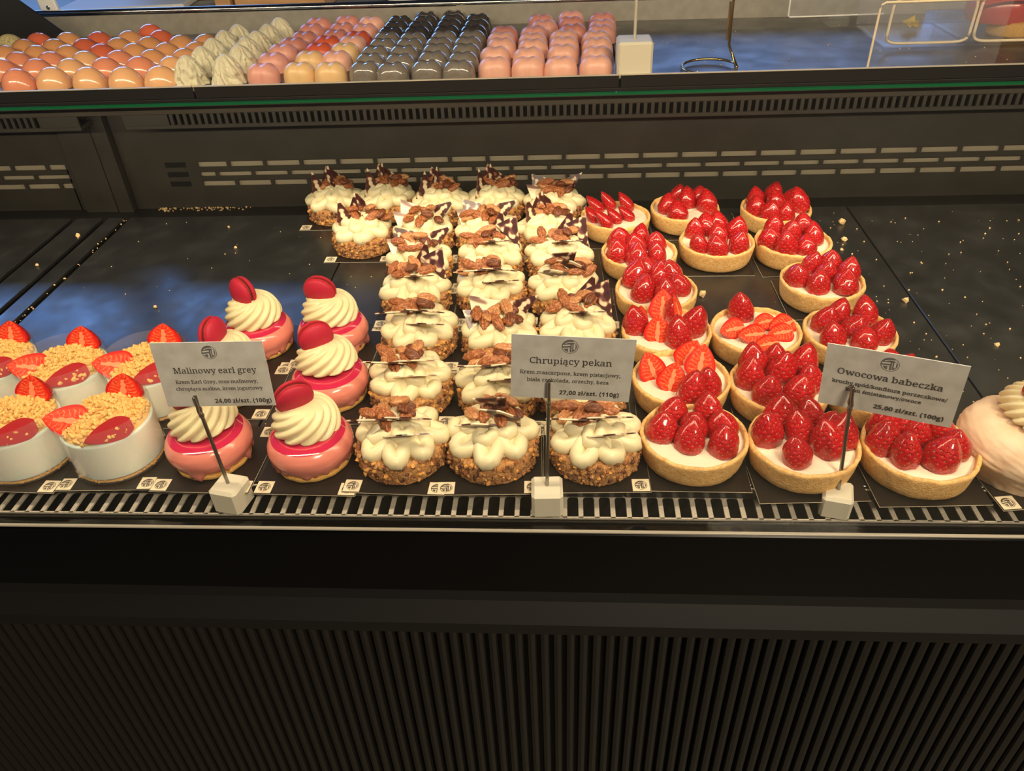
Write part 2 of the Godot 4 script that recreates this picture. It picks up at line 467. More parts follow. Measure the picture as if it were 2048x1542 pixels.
	mat("shelf_glass", srgb(40, 150, 96, 0.25), 0.02, {"transparency": BaseMaterial3D.TRANSPARENCY_ALPHA})
	mat("acrylic", srgb(235, 232, 222, 0.04), 0.2, {"metallic_specular": 0.3, "transparency": BaseMaterial3D.TRANSPARENCY_ALPHA})
	mat("acrylic_edge", srgb(236, 220, 190), 0.3)
	m = mat("stainless", Color.WHITE, 0.40, {"metallic": 0.35, "albedo_texture": ramp_tex(37, 0.02, [[0.0, srgb(150, 146, 136)], [1.0, srgb(166, 162, 152)]])})
	tri(m, 6.0)
	mat("chrome", srgb(208, 206, 200), 0.14, {"metallic": 1.0})
	mat("white_plastic", srgb(236, 236, 234), 0.4)
	mat("dark_machine", srgb(30, 30, 32), 0.4)
	m = mat("wood", Color.WHITE, 0.6, {"albedo_texture": ramp_tex(38, 0.01, [[0.0, srgb(176, 132, 86)], [1.0, srgb(206, 164, 116)]])})
	m.uv1_triplanar = true
	m.uv1_scale = Vector3(2, 14, 14)
	mat("brass", srgb(214, 186, 132), 0.25, {"metallic": 1.0})
	mat("yellow_garnish", srgb(232, 196, 40), 0.5)
	mat("red_mousse", srgb(196, 60, 56), 0.25, {"clearcoat_enabled": true, "clearcoat": 0.5, "clearcoat_roughness": 0.1})
	m = mat("crumb", Color.WHITE, 0.8, {"albedo_texture": ramp_tex(39, 0.05, [[0.0, srgb(206, 160, 96)], [1.0, srgb(244, 224, 180)]])})
	tri(m, 30.0)
	# the room
	m = mat("floor_tile", Color.WHITE, 0.5, {"albedo_texture": ramp_tex(40, 0.01, [[0.0, srgb(86, 82, 70)], [1.0, srgb(106, 101, 87)]])})
	tri(m, 1.0)
	mat("wall_paint", srgb(92, 90, 88), 0.8)
	mat("ceiling_paint", srgb(70, 70, 72), 0.8)
	mat("lit_window", srgb(150, 180, 230), 0.5, {"emission_enabled": true, "emission": Color(0.30, 0.56, 1.0), "emission_energy_multiplier": 4.8})
	mat("lit_window_far", srgb(150, 180, 230), 0.5, {"emission_enabled": true, "emission": Color(0.42, 0.62, 1.0), "emission_energy_multiplier": 1.1})
	mat("lit_led", srgb(255, 240, 214), 0.5, {"emission_enabled": true, "emission": Color(1.0, 0.86, 0.66), "emission_energy_multiplier": 4.0})
	mat("lit_lamp", srgb(255, 240, 214), 0.5, {"emission_enabled": true, "emission": Color(1.0, 0.84, 0.62), "emission_energy_multiplier": 4.0})
	# bonbon shells
	var gloss := {"clearcoat_enabled": true, "clearcoat": 0.7, "clearcoat_roughness": 0.06}
	mat("bon_peach", srgb(240, 184, 134), 0.2, gloss)
	mat("bon_rose", srgb(236, 152, 118), 0.2, gloss)
	mat("bon_orange", srgb(222, 112, 80), 0.2, gloss)
	mat("bon_amber", srgb(228, 164, 112), 0.2, gloss)
	m = mat("bon_speckled", Color.WHITE, 0.3, {"albedo_texture": ramp_tex(41, 0.03, [[0.0, srgb(60, 52, 40)], [0.26, srgb(70, 60, 44)], [0.3, srgb(206, 192, 142)], [1.0, srgb(214, 202, 156)]])})
	tri(m, 20.0)
	m = mat("bon_white", Color.WHITE, 0.45, {"albedo_texture": ramp_tex(42, 0.045, [[0.0, srgb(196, 92, 66)], [0.13, srgb(196, 92, 66)], [0.16, srgb(220, 212, 182)], [1.0, srgb(226, 220, 192)]])})
	tri(m, 16.0)
	mat("bon_pink", srgb(230, 164, 150), 0.34)
	mat("bon_dusky", srgb(210, 140, 126), 0.34)
	mat("bon_cream", srgb(236, 196, 142), 0.34)
	mat("bon_coral", srgb(214, 96, 62), 0.34)
	mat("bon_blush", srgb(236, 178, 158), 0.34)
	m = mat("bon_grey", Color.WHITE, 0.16, {"albedo_texture": ramp_tex(43, 0.012, [[0.0, srgb(120, 98, 82)], [0.5, srgb(128, 120, 112)], [1.0, srgb(134, 132, 128)]])})
	tri(m, 16.0)
	m.clearcoat_enabled = true
	m.clearcoat = 0.8
	m.clearcoat_roughness = 0.05
	m = mat("bon_smoke", Color.WHITE, 0.14, {"albedo_texture": ramp_tex(44, 0.012, [[0.0, srgb(58, 44, 34)], [0.5, srgb(64, 60, 56)], [1.0, srgb(72, 72, 72)]])})
	tri(m, 16.0)
	m.clearcoat_enabled = true
	m.clearcoat = 0.8
	m.clearcoat_roughness = 0.05

# ---------------------------------------------------------------- the scene
func _ready() -> void:
	var cam := Camera3D.new()
	cam.name = "camera"
	cam.fov = 52.9525
	cam.near = 0.02
	cam.transform = Transform3D(Basis(Vector3(0.99777549, -0.04037805, -0.05304415), Vector3(0.00080409, 0.80292755, -0.59607608), Vector3(0.06665900, 0.59470746, 0.80117390)), Vector3(0, 0.41457841, 0))
	add_child(cam)
	cam.current = true
	var env := Environment.new()
	env.background_mode = Environment.BG_COLOR
	env.background_color = Color(0.02, 0.02, 0.025)
	env.tonemap_mode = Environment.TONE_MAPPER_LINEAR
	env.tonemap_exposure = 1.2
	env.sdfgi_enabled = true
	env.ssao_enabled = true
	env.ssil_enabled = true
	var we := WorldEnvironment.new()
	we.name = "surroundings"
	we.environment = env
	add_child(we)
	area_light("case_led", Vector3(-0.05, 0.470, -0.440), Vector3(-62, 0, 0), Vector2(1.7, 0.022), Color(1.0, 0.82, 0.54), 0.72)
	area_light("shelf_led", Vector3(-0.05, 0.1945, -0.7480), Vector3(-48, 0, 0), Vector2(1.7, 0.008), Color(1.0, 0.84, 0.60), 0.16)
	area_light("window_daylight", Vector3(-2.25, 1.5, -3.16), Vector3(0, 180, 0), Vector2(2.0, 0.7), Color(0.30, 0.56, 1.0), 2.2)
	area_light("window_daylight_far", Vector3(0.75, 0.8, -3.16), Vector3(0, 180, 0), Vector2(1.4, 0.6), Color(0.42, 0.62, 1.0), 0.29)
	area_light("ceiling_lamp", Vector3(0.9, 1.95, 1.2), Vector3(-90, 0, 0), Vector2(0.6, 0.6), Color(1.0, 0.84, 0.60), 7.0)

	make_materials()
	build_room()
	build_case()
	build_shelf()
	build_counter_behind()
	build_tarts()
	build_pecans()
	build_pink_cakes()
	build_verrines()
	build_meringue()
	build_bonbons()
	build_signs()
	build_shelf_things()
	build_crumbs()

func area_light(called: String, at: Vector3, turn: Vector3, size: Vector2, c: Color, e: float) -> void:
	var l := AreaLight3D.new()
	l.name = called
	l.area_size = size
	l.area_normalize_energy = true
	l.light_color = c.linear_to_srgb()
	l.light_energy = e
	l.shadow_enabled = true
	l.area_range = 12.0
	l.position = at
	l.rotation_degrees = turn
	add_child(l)

# ---------------------------------------------------------------- room
func build_room() -> void:
	struct("floor", bx(M.floor_tile, Vector3(7, 0.1, 7)), "olive stone shop floor", "floor", Vector3(0, -1.0, 0))
	struct("ceiling", bx(M.ceiling_paint, Vector3(7, 0.1, 7)), "dark shop ceiling", "ceiling", Vector3(0, 2.05, 0))
	struct("wall_back", bx(M.wall_paint, Vector3(7, 3.2, 0.1)), "dim grey wall behind the counter", "wall", Vector3(0, 0.5, -3.3))
	struct("wall_front", bx(M.wall_paint, Vector3(7, 3.2, 0.1)), "dim grey wall behind the customers", "wall", Vector3(0, 0.5, 3.3))
	struct("wall_left", bx(M.wall_paint, Vector3(0.1, 3.2, 7)), "dim grey wall beyond the case's near bay", "wall", Vector3(-3.4, 0.5, 0))
	struct("wall_right", bx(M.wall_paint, Vector3(0.1, 3.2, 7)), "dim grey wall beyond the case's far bay", "wall", Vector3(3.4, 0.5, 0))
	struct("window_1", bx(M.lit_window, Vector3(2.0, 0.7, 0.02)), "bluish daylight window high behind the empty tray", "window", Vector3(-2.25, 1.5, -3.22))
	struct("window_2", bx(M.lit_window_far, Vector3(1.4, 0.6, 0.02)), "smaller bluish window behind the clear boxes", "window", Vector3(0.75, 0.8, -3.22))
	var lamp := thing("ceiling_lamp", "square warm ceiling lamp over the customer side", "lamp", Vector3(0.9, 1.99, 1.2))
	part("frame", bx(M.case_dark, Vector3(0.68, 0.02, 0.68), 0.004), lamp)
	part("diffuser", bx(M.lit_lamp, Vector3(0.6, 0.006, 0.6)), lamp, Vector3(0, -0.013, 0))

# ---------------------------------------------------------------- the refrigerated case
func build_case() -> void:
	var c := thing("display_case", "black refrigerated pastry display case with fluted front", "display case")
	# front: trim, glossy panel, band and the fluted face
	span(M.trim_pale, Vector3(-0.95, -0.0185, -0.4010), Vector3(0.95, -0.0168, -0.3985), "trim_strip", c, 0.0003)
	span(M.gloss_black, Vector3(-0.95, -0.086, -0.4035), Vector3(0.95, -0.0185, -0.3975), "front_panel", c, 0.001)
	var band := MB.new()
	var prof := [Vector2(-0.086, -0.3980), Vector2(-0.094, -0.395), Vector2(-0.110, -0.384), Vector2(-0.120, -0.3825), Vector2(-0.1235, -0.386), Vector2(-0.1235, -0.43), Vector2(-0.086, -0.43)]
	for k in prof.size():
		var a: Vector2 = prof[k]
		var b: Vector2 = prof[(k + 1) % prof.size()]
		band.face([Vector3(-0.95, a.x, a.y), Vector3(0.95, a.x, a.y), Vector3(0.95, b.x, b.y), Vector3(-0.95, b.x, b.y)], Vector3(0, -0.105, -0.405))
	part("lower_band", band.mesh(M.band_dark), c)
	var fl := span(M.case_dark, Vector3(-0.95, -0.94, -0.44), Vector3(0.95, -0.1236, -0.397), "fluted_panel", c)
	var slat := MB.new()
	var sp := [Vector2(-0.0040, -0.003), Vector2(-0.0040, 0.0035), Vector2(-0.0030, 0.0055), Vector2(0.0, 0.0065), Vector2(0.0030, 0.0055), Vector2(0.0040, 0.0035), Vector2(0.0040, -0.003)]
	for k in sp.size() - 1:
		var a: Vector2 = sp[k]
		var b: Vector2 = sp[k + 1]
		slat.face([Vector3(a.x, -0.28, a.y), Vector3(b.x, -0.28, b.y), Vector3(b.x, 0.28, b.y), Vector3(a.x, 0.28, a.y)], Vector3.ZERO)
	var slat_mesh := slat.mesh(M.slat_dark)
	for k in 174:
		part("slat", slat_mesh, fl, Vector3(-0.9340 + k * 0.0108, -0.404 + 0.5318, -0.393 + 0.4185))
	# front air grille: real slots between bars over a dark well
	var g := span(M.grille_steel, Vector3(-0.95, -0.0145, -0.4105), Vector3(0.95, -0.013, -0.4090), "front_grille", c)
	var gp := g.position
	part("back_rail", bx(M.grille_steel, Vector3(1.9, 0.0015, 0.004)), g, Vector3(0, 0, -0.0245))
	# one bar with the two half-round slot ends at its back
	var bar := MB.new()
	var poly := PackedVector2Array([Vector2(-0.0018, -0.001), Vector2(0.0018, -0.001)])
	for k in 7:
		var a := k / 6.0 * PI / 2
		poly.append(Vector2(0.0061 - 0.0043 * cos(a), 0.0185 + 0.0043 * sin(a)))
	for k in 7:
		var a := (6 - k) / 6.0 * PI / 2
		poly.append(Vector2(-0.0061 + 0.0043 * cos(a), 0.0185 + 0.0043 * sin(a)))
	bar.prism(PackedVector2Array([poly[0], poly[1], poly[2], poly[15]]), 0.0015)
	for k in 6:
		bar.prism(PackedVector2Array([poly[2 + k], poly[3 + k], poly[14 - k], poly[15 - k]]), 0.0015)
	var bar_mesh := bar.mesh(M.grille_steel)
	for k in 156:
		part("bar", bar_mesh, g, Vector3(-0.9430 + k * 0.0121, 0, -0.0005), Basis(Vector3.RIGHT, -PI / 2))
	span(M.gloss_black, Vector3(-0.95, -0.06, -0.45), Vector3(0.95, -0.05, -0.405), "well_floor", c)
	span(M.gloss_black, Vector3(-0.95, -0.05, -0.408), Vector3(0.95, -0.034, -0.405), "well_front", c)
	# underside of the deck
	span(M.case_dark, Vector3(-0.95, -0.05, -0.985), Vector3(0.95, -0.009, -0.436), "deck_base", c)
	# back wall: panels, slot rows with webs, a pale plate behind them
	var w := span(M.case_grey, Vector3(-0.592, 0.0565, -0.987), Vector3(0.95, 0.140, -0.985), "back_wall", c)
	var o := -w.position
	for r in [[0.0425, 0.0488], [0.0302, 0.0360], [-0.012, 0.0222]]:
		span(M.case_grey, Vector3(-0.489, r[0], -0.987) + o, Vector3(0.95, r[1], -0.985) + o, "slot_strip", w)
	span(M.case_grey, Vector3(-0.592, -0.012, -0.987) + o, Vector3(-0.489, 0.0565, -0.985) + o, "end_panel", w)
	var web := bx(M.case_grey, Vector3(0.0052, 0.0082, 0.0016))
	for r in [[0.0526, -0.447], [0.0393, -0.466], [0.0262, -0.442]]:
		for k in 27:
			part("web", web, w, Vector3(r[1] + k * 0.0497, r[0], -0.986) + o)
	for k in 3:
		part("blind_slot", bx(M.case_dark, Vector3(0.028, 0.0066, 0.001)), w, Vector3(-0.520, 0.0526 - k * 0.0132, -0.9848) + o)
	span(M.vent_plate, Vector3(-0.95, -0.01, -0.995), Vector3(0.95, 0.10, -0.9885), "vent_plate", c)
	var lw := span(M.case_grey, Vector3(-0.95, 0.0565, -0.99), Vector3(-0.662, 0.140, -0.985), "side_bay_wall", c)
	o = -lw.position
	for r in [[0.0425, 0.0488], [0.0302, 0.0360], [-0.012, 0.0222]]:
		span(M.case_grey, Vector3(-0.95, r[0], -0.987) + o, Vector3(-0.672, r[1], -0.985) + o, "slot_strip", lw)
	span(M.case_grey, Vector3(-0.674, -0.012, -0.99) + o, Vector3(-0.66, 0.0565, -0.985) + o, "end_panel", lw)
	for r in [[0.0526, -0.70], [0.0393, -0.7217], [0.0262, -0.691]]:
		for k in 5:
			part("web", web, lw, Vector3(r[1] - k * 0.0497, r[0], -0.986) + o)
	# divider post of two uprights with a seam
	var post := span(M.case_grey, Vector3(-0.662, -0.012, -0.99), Vector3(-0.6165, 0.200, -0.976), "divider_post", c, 0.0006)
	span(M.case_grey, Vector3(-0.6145, -0.012, -0.99) - post.position, Vector3(-0.594, 0.200, -0.974) - post.position, "upright", post, 0.0006)
	# upper air grilles: a box with rows of bars
	upper_grille(c, -0.548, 0.68, -0.490, 132)
	upper_grille(c, -0.94, -0.606, -0.94, 34)
	# side cheeks of the case, canopy with the light bar, front glass
	span(M.case_dark, Vector3(-0.97, -0.94, -1.02), Vector3(-0.95, 0.20, -0.40), "side_cheek", c)
	span(M.case_dark, Vector3(0.95, -0.94, -1.02), Vector3(0.97, 0.20, -0.40), "side_cheek", c)
	span(M.case_dark, Vector3(-0.95, -0.94, -1.02), Vector3(0.95, -0.05, -1.0), "rear_panel", c)
	span(M.case_dark, Vector3(-0.97, 0.492, -0.60), Vector3(0.97, 0.512, -0.396), "canopy", c, 0.003)
	span(M.glass, Vector3(-0.95, -0.0155, -0.4045), Vector3(0.95, 0.492, -0.3995), "front_glass", c)
	var led := thing("led_light_bar", "long warm light bar under the case canopy", "light bar", Vector3(-0.05, 0.482, -0.440))
	part("housing", bx(M.case_dark, Vector3(1.74, 0.018, 0.03), 0.002), led)
	part("diffuser", bx(M.lit_led, Vector3(1.7, 0.002, 0.022)), led, Vector3(0, -0.0100, 0))
	# loose trays of the deck
	var edges := [[-0.94, -0.660], [-0.652, -0.6165], [-0.608, -0.586], [-0.577, -0.2625], [-0.2605, 0.0455], [0.0475, 0.3535], [0.3555, 0.66]]
	var what := ["black deck tray at the far end of the side bay", "narrow black tray strip beside the side bay tray", "thin black filler strip beside the empty bluish tray", "black deck tray mostly empty, under the pink cakes", "black deck tray under the rows of pecan cakes", "black deck tray under the strawberry tarts", "scratched black deck tray strewn with crumbs beside the tarts"]
	for k in edges.size():
		var e: Array = edges[k]
		var tr := thing("deck_tray", what[k], "tray", Vector3((e[0] + e[1]) / 2, 0, -0.684), 0, "deck trays")
		part("plate", bx(M.tray_black, Vector3(e[1] - e[0], 0.004, 0.504), 0.0006), tr, Vector3(0, -0.002, 0))
		part("front_lip", bx(M.tray_black, Vector3(e[1] - e[0], 0.010, 0.0016), 0.0004), tr, Vector3(0, -0.007, 0.2532))
		part("lip_edge", bx(M.trim_pale, Vector3(e[1] - e[0], 0.0007, 0.0014)), tr, Vector3(0, -0.0012, 0.2545))

func upper_grille(c: Node3D, x0: float, x1: float, s0: float, count: int) -> void:
	var g := span(M.case_grey, Vector3(x0, 0.1135, -0.985), Vector3(x1, 0.1185, -0.944), "upper_grille", c, 0.0006)
	var o := -g.position
	span(M.case_grey, Vector3(x0, 0.1365, -0.985) + o, Vector3(x1, 0.1405, -0.944) + o, "top_rail", g, 0.0006)
	if s0 > x0:
		span(M.case_grey, Vector3(x0, 0.1185, -0.947) + o, Vector3(s0, 0.1365, -0.944) + o, "end_plate", g)
	else:
		span(M.case_grey, Vector3(x1 - 0.052, 0.1185, -0.947) + o, Vector3(x1, 0.1365, -0.944) + o, "end_plate", g)
	var b := bx(M.case_grey, Vector3(0.0040, 0.0180, 0.003))
	for k in count:
		var x := s0 + 0.0045 + k * 0.0087
		if x < x1 - (0.004 if s0 > x0 else 0.054):
			part("bar", b, g, Vector3(x, 0.1275, -0.9455) + o)

# ---------------------------------------------------------------- glass shelf with the bonbon trays
func build_shelf() -> void:
	var s := thing("glass_shelf", "green-edged glass shelf above the cakes", "shelf", Vector3(0, 0.2055, -0.856))
	part("pane", bx(M.shelf_glass, Vector3(1.9, 0.0032, 0.249), 0.0004), s, Vector3(0, -0.0012, -0.0005))
	part("ground_edge", bx(M.glass_edge, Vector3(1.9, 0.0018, 0.001)), s, Vector3(0, -0.0016, 0.1247))
	part("front_profile", bx(M.case_dark, Vector3(1.9, 0.0030, 0.008), 0.0004), s, Vector3(0, 0.0020, 0.1205))
	var led := thing("shelf_light_strip", "thin warm light strip under the shelf's front edge", "light strip", Vector3(-0.05, 0.1985, -0.7440))
	part("housing", bx(M.case_dark, Vector3(1.72, 0.006, 0.012), 0.001), led, Vector3(0, 0.0005, 0))
	part("front_lip", bx(M.case_grey, Vector3(1.72, 0.0075, 0.0016), 0.0004), led, Vector3(0, -0.0010, 0.0068))
	part("diffuser", bx(M.lit_led, Vector3(1.7, 0.0010, 0.008)), led, Vector3(0, -0.0030, -0.001))
	for x in [-0.80, 0.80]:
		part("bracket", bx(M.case_dark, Vector3(0.02, 0.03, 0.2), 0.002), s, Vector3(x, -0.019, -0.02))
	var edges := [[-0.76, -0.348], [-0.346, 0.050], [0.052, 0.46], [0.462, 0.87]]
	var what := ["dark shelf tray under the orange dome bonbons", "dark shelf tray under the grey bonbons", "bluish empty shelf tray with a wire ring holder", "dark shelf tray at the far end of the shelf"]
	for k in edges.size():
		var e: Array = edges[k]
		var w: float = e[1] - e[0]
		var tr := thing("shelf_tray", what[k], "tray", Vector3((e[0] + e[1]) / 2, 0.2090, -0.858), 0, "shelf trays")
		part("plate", bx(M.shelf_tray, Vector3(w, 0.006, 0.248), 0.0008), tr, Vector3(0, 0.003, 0))
		part("front_lip", bx(M.case_dark, Vector3(w, 0.0108, 0.0025), 0.0004), tr, Vector3(0, 0.0056, 0.1250))
		part("lip_edge", bx(M.trim_pale, Vector3(w, 0.0008, 0.0022)), tr, Vector3(0, 0.0112, 0.1250))

func build_counter_behind() -> void:
	# stainless upstand with a round rail, slightly out of square with the shelf
	var r := thing("steel_upstand", "brushed steel upstand with round rail behind the bonbons", "rail", Vector3(-0.13, 0.2, -0.992), -0.035)
	part("face_plate", bx(M.stainless, Vector3(1.07, 0.028, 0.010), 0.001), r, Vector3(0.0, 0.024, 0))
	part("rail", MB.new().tube([Vector3(-0.535, 0, 0), Vector3(0.535, 0, 0)], 0.0042, 14).mesh(M.chrome), r, Vector3(0, 0.0378, 0.002))
	part("joint", bx(M.stainless, Vector3(0.53, 0.027, 0.0008)), r, Vector3(0.27, 0.024, 0.0054))
	var t := thing("worktop", "steel worktop behind the display case", "worktop", Vector3(0, 0.155, -1.72))
	part("slab", bx(M.stainless, Vector3(3.0, 0.02, 0.80), 0.002), t)
	part("cabinet", bx(M.case_dark, Vector3(2.96, 1.08, 0.74), 0.002), t, Vector3(0, -0.55, -0.02))
	var p := thing("side_panel", "black slanting side panel at the end of the shelf", "panel", Vector3(-0.695, 0.2205, -0.955))
	part("plate", MB.new().prism(PackedVector2Array([Vector2(-0.2, 0.0), Vector2(0.112, 0.0), Vector2(0.045, 0.060), Vector2(-0.06, 0.14), Vector2(-0.2, 0.14)]), 0.003).mesh(M.dark_machine), p)
	part("foot", bx(M.dark_machine, Vector3(0.30, 0.010, 0.02), 0.001), p, Vector3(-0.045, -0.003, -0.004))
	var u := thing("white_upright", "white upright bracket with a screw by the steel rail", "bracket", Vector3(-0.6460, 0.206, -1.03), 0.0)
	part("strip", bx(M.white_plastic, Vector3(0.022, 0.12, 0.006), 0.001), u, Vector3(0, 0.06, 0), eul(0, 0, 6))
	part("screw", MB.new().lump(Vector3.ZERO, Basis(), Vector3(0.0025, 0.0025, 0.0012), 10, 6).mesh(M.chrome), u, Vector3(0.003, 0.0358, 0.0036))
	var b := thing("pale_board", "pale blue-white cutting board on the worktop", "board", Vector3(-0.765, 0.1655, -1.50), 0.10)
	part("slab", bx(M.white_plastic, Vector3(0.22, 0.010, 0.20), 0.002), b, Vector3(0, 0.005, 0))
	part("handle", bx(M.white_plastic, Vector3(0.05, 0.008, 0.03), 0.003), b, Vector3(0.13, 0.005, 0))
	var k := thing("dark_appliance", "dark kitchen appliance standing behind the pale board", "appliance", Vector3(-0.62, 0.1655, -1.74))
	part("body", bx(M.dark_machine, Vector3(0.42, 0.20, 0.22), 0.01), k, Vector3(0, 0.105, 0))
	part("foot", bx(M.chrome, Vector3(0.38, 0.006, 0.18), 0.001), k, Vector3(0, 0.003, 0))
	var wb := thing("wooden_box", "pale wooden box on the worktop behind the rail", "box", Vector3(-0.485, 0.1655, -1.42), 0.0)
	part("body", bx(M.wood, Vector3(0.15, 0.06, 0.10), 0.002), wb, Vector3(0.02, 0.03, 0))
	part("lid", bx(M.wood, Vector3(0.158, 0.010, 0.108), 0.002), wb, Vector3(0.02, 0.066, 0))
	part("end_block", bx(M.wood, Vector3(0.026, 0.05, 0.104), 0.002), wb, Vector3(-0.075, 0.0255, 0))
	var tub := thing("white_tub", "small white plastic tub behind the rail", "tub", Vector3(-0.27, 0.1655, -1.42))
	part("cup", MB.new().lathe([Vector2(0, 0), Vector2(0.022, 0), Vector2(0.024, 0.002), Vector2(0.028, 0.05), Vector2(0.0265, 0.05), Vector2(0.022, 0.004), Vector2(0, 0.004)], 28).mesh(M.white_plastic), tub)
	part("rim", MB.new().lathe([Vector2(0.0275, 0.048), Vector2(0.030, 0.049), Vector2(0.030, 0.051), Vector2(0.0275, 0.052), Vector2(0.0265, 0.05), Vector2(0.0275, 0.048)], 28).mesh(M.white_plastic), tub)
	var mc := thing("dark_mixer", "dark machine with a chrome foot behind the pink bonbons", "appliance", Vector3(-0.10, 0.1655, -1.50))
	part("body", bx(M.dark_machine, Vector3(0.16, 0.16, 0.14), 0.012), mc, Vector3(0, 0.09, 0))
	part("foot", bx(M.chrome, Vector3(0.14, 0.010, 0.12), 0.002), mc, Vector3(0, 0.005, 0))

# ---------------------------------------------------------------- pastry meshes
func berry_radius(w: float) -> float:
	return pow(sin(PI * 0.64 * pow(w, 0.86)), 0.95)

func half_radius(w: float) -> float:
	var e := maxf(0.0, (w - 0.72) / 0.28)
	return berry_radius(w) * sqrt(1.0 - 0.72 * e * e)

func berry_mesh(h: float, r: float, s: int) -> ArrayMesh:
	var nz := noise(s, 0.9, FastNoiseLite.TYPE_SIMPLEX_SMOOTH, 2)
	var b := MB.new()
	b.grid(26, 16, func(u: float, w: float) -> Vector3:
		var a := u * TAU
		var k := 1.0 + 0.10 * nz.get_noise_3d(cos(a) * 1.2, w * 2.0, sin(a) * 1.2) + 0.05 * cos(a * 2.0 + s)
		var rr := r * berry_radius(minf(w / 0.94, 1.0)) * k
		if w > 0.94:
			rr *= 1.0 - (w - 0.94) / 0.06
		return Vector3(cos(a) * rr, h * (1.0 - minf(w / 0.94, 1.0)), sin(a) * rr), true, 1.0, 1.0)
	return b.mesh(M.strawberry)

func half_mesh(h: float, r: float, cut: Material = null) -> ArrayMesh:
	var b := MB.new()
	b.grid(16, 14, func(u: float, w: float) -> Vector3:
		var a := u * PI + PI
		var rr := r * half_radius(w)
		return Vector3(cos(a) * rr, h * (1.0 - w), sin(a) * rr), false, 0.5, 1.0)
	b.grid(10, 3, func(u: float, w: float) -> Vector3:
		var a := u * PI + PI
		var rr := r * half_radius(1.0) * (1.0 - w)
		return Vector3(cos(a) * rr, 0.0, sin(a) * rr), false, 0.5, 0.1)
	var am := b.mesh(M.strawberry)
	var f := MB.new()
	f.grid(12, 14, func(u: float, w: float) -> Vector3:
		return Vector3((u * 2.0 - 1.0) * r * half_radius(w), h * (1.0 - w), 0.0006 * sin(u * PI)), false, 1.0, 1.0)
	return f.mesh(cut if cut else M.strawberry_cut, am)

func build_card(at: Vector3, turn: float, label: String, logos: bool) -> void:
	var c := thing("pastry_card", label, "card", at, turn, "black cards under the pastries")
	part("board", bx(M.card_black, Vector3(0.080, 0.0005, 0.080)), c, Vector3(0, 0.00035, 0))
	part("edge", bx(M.card_edge, Vector3(0.0804, 0.0003, 0.0804)), c, Vector3(0, 0.00005, 0))
	if logos:
		var q := MB.new()
		q.face([Vector3(-0.0065, 0, -0.0065), Vector3(0.0065, 0, -0.0065), Vector3(0.0065, 0, 0.0065), Vector3(-0.0065, 0, 0.0065)], Vector3(0, -1, 0), [Vector2(0, 0), Vector2(1, 0), Vector2(1, 1), Vector2(0, 1)])
		var lm := q.mesh(M.card_logo)
		for s in [Vector2(-1, 1), Vector2(1, 1), Vector2(-1, -1), Vector2(1, -1)]:
			part("logo", lm, c, Vector3(s.x * 0.0330, 0.00075, s.y * 0.0330))

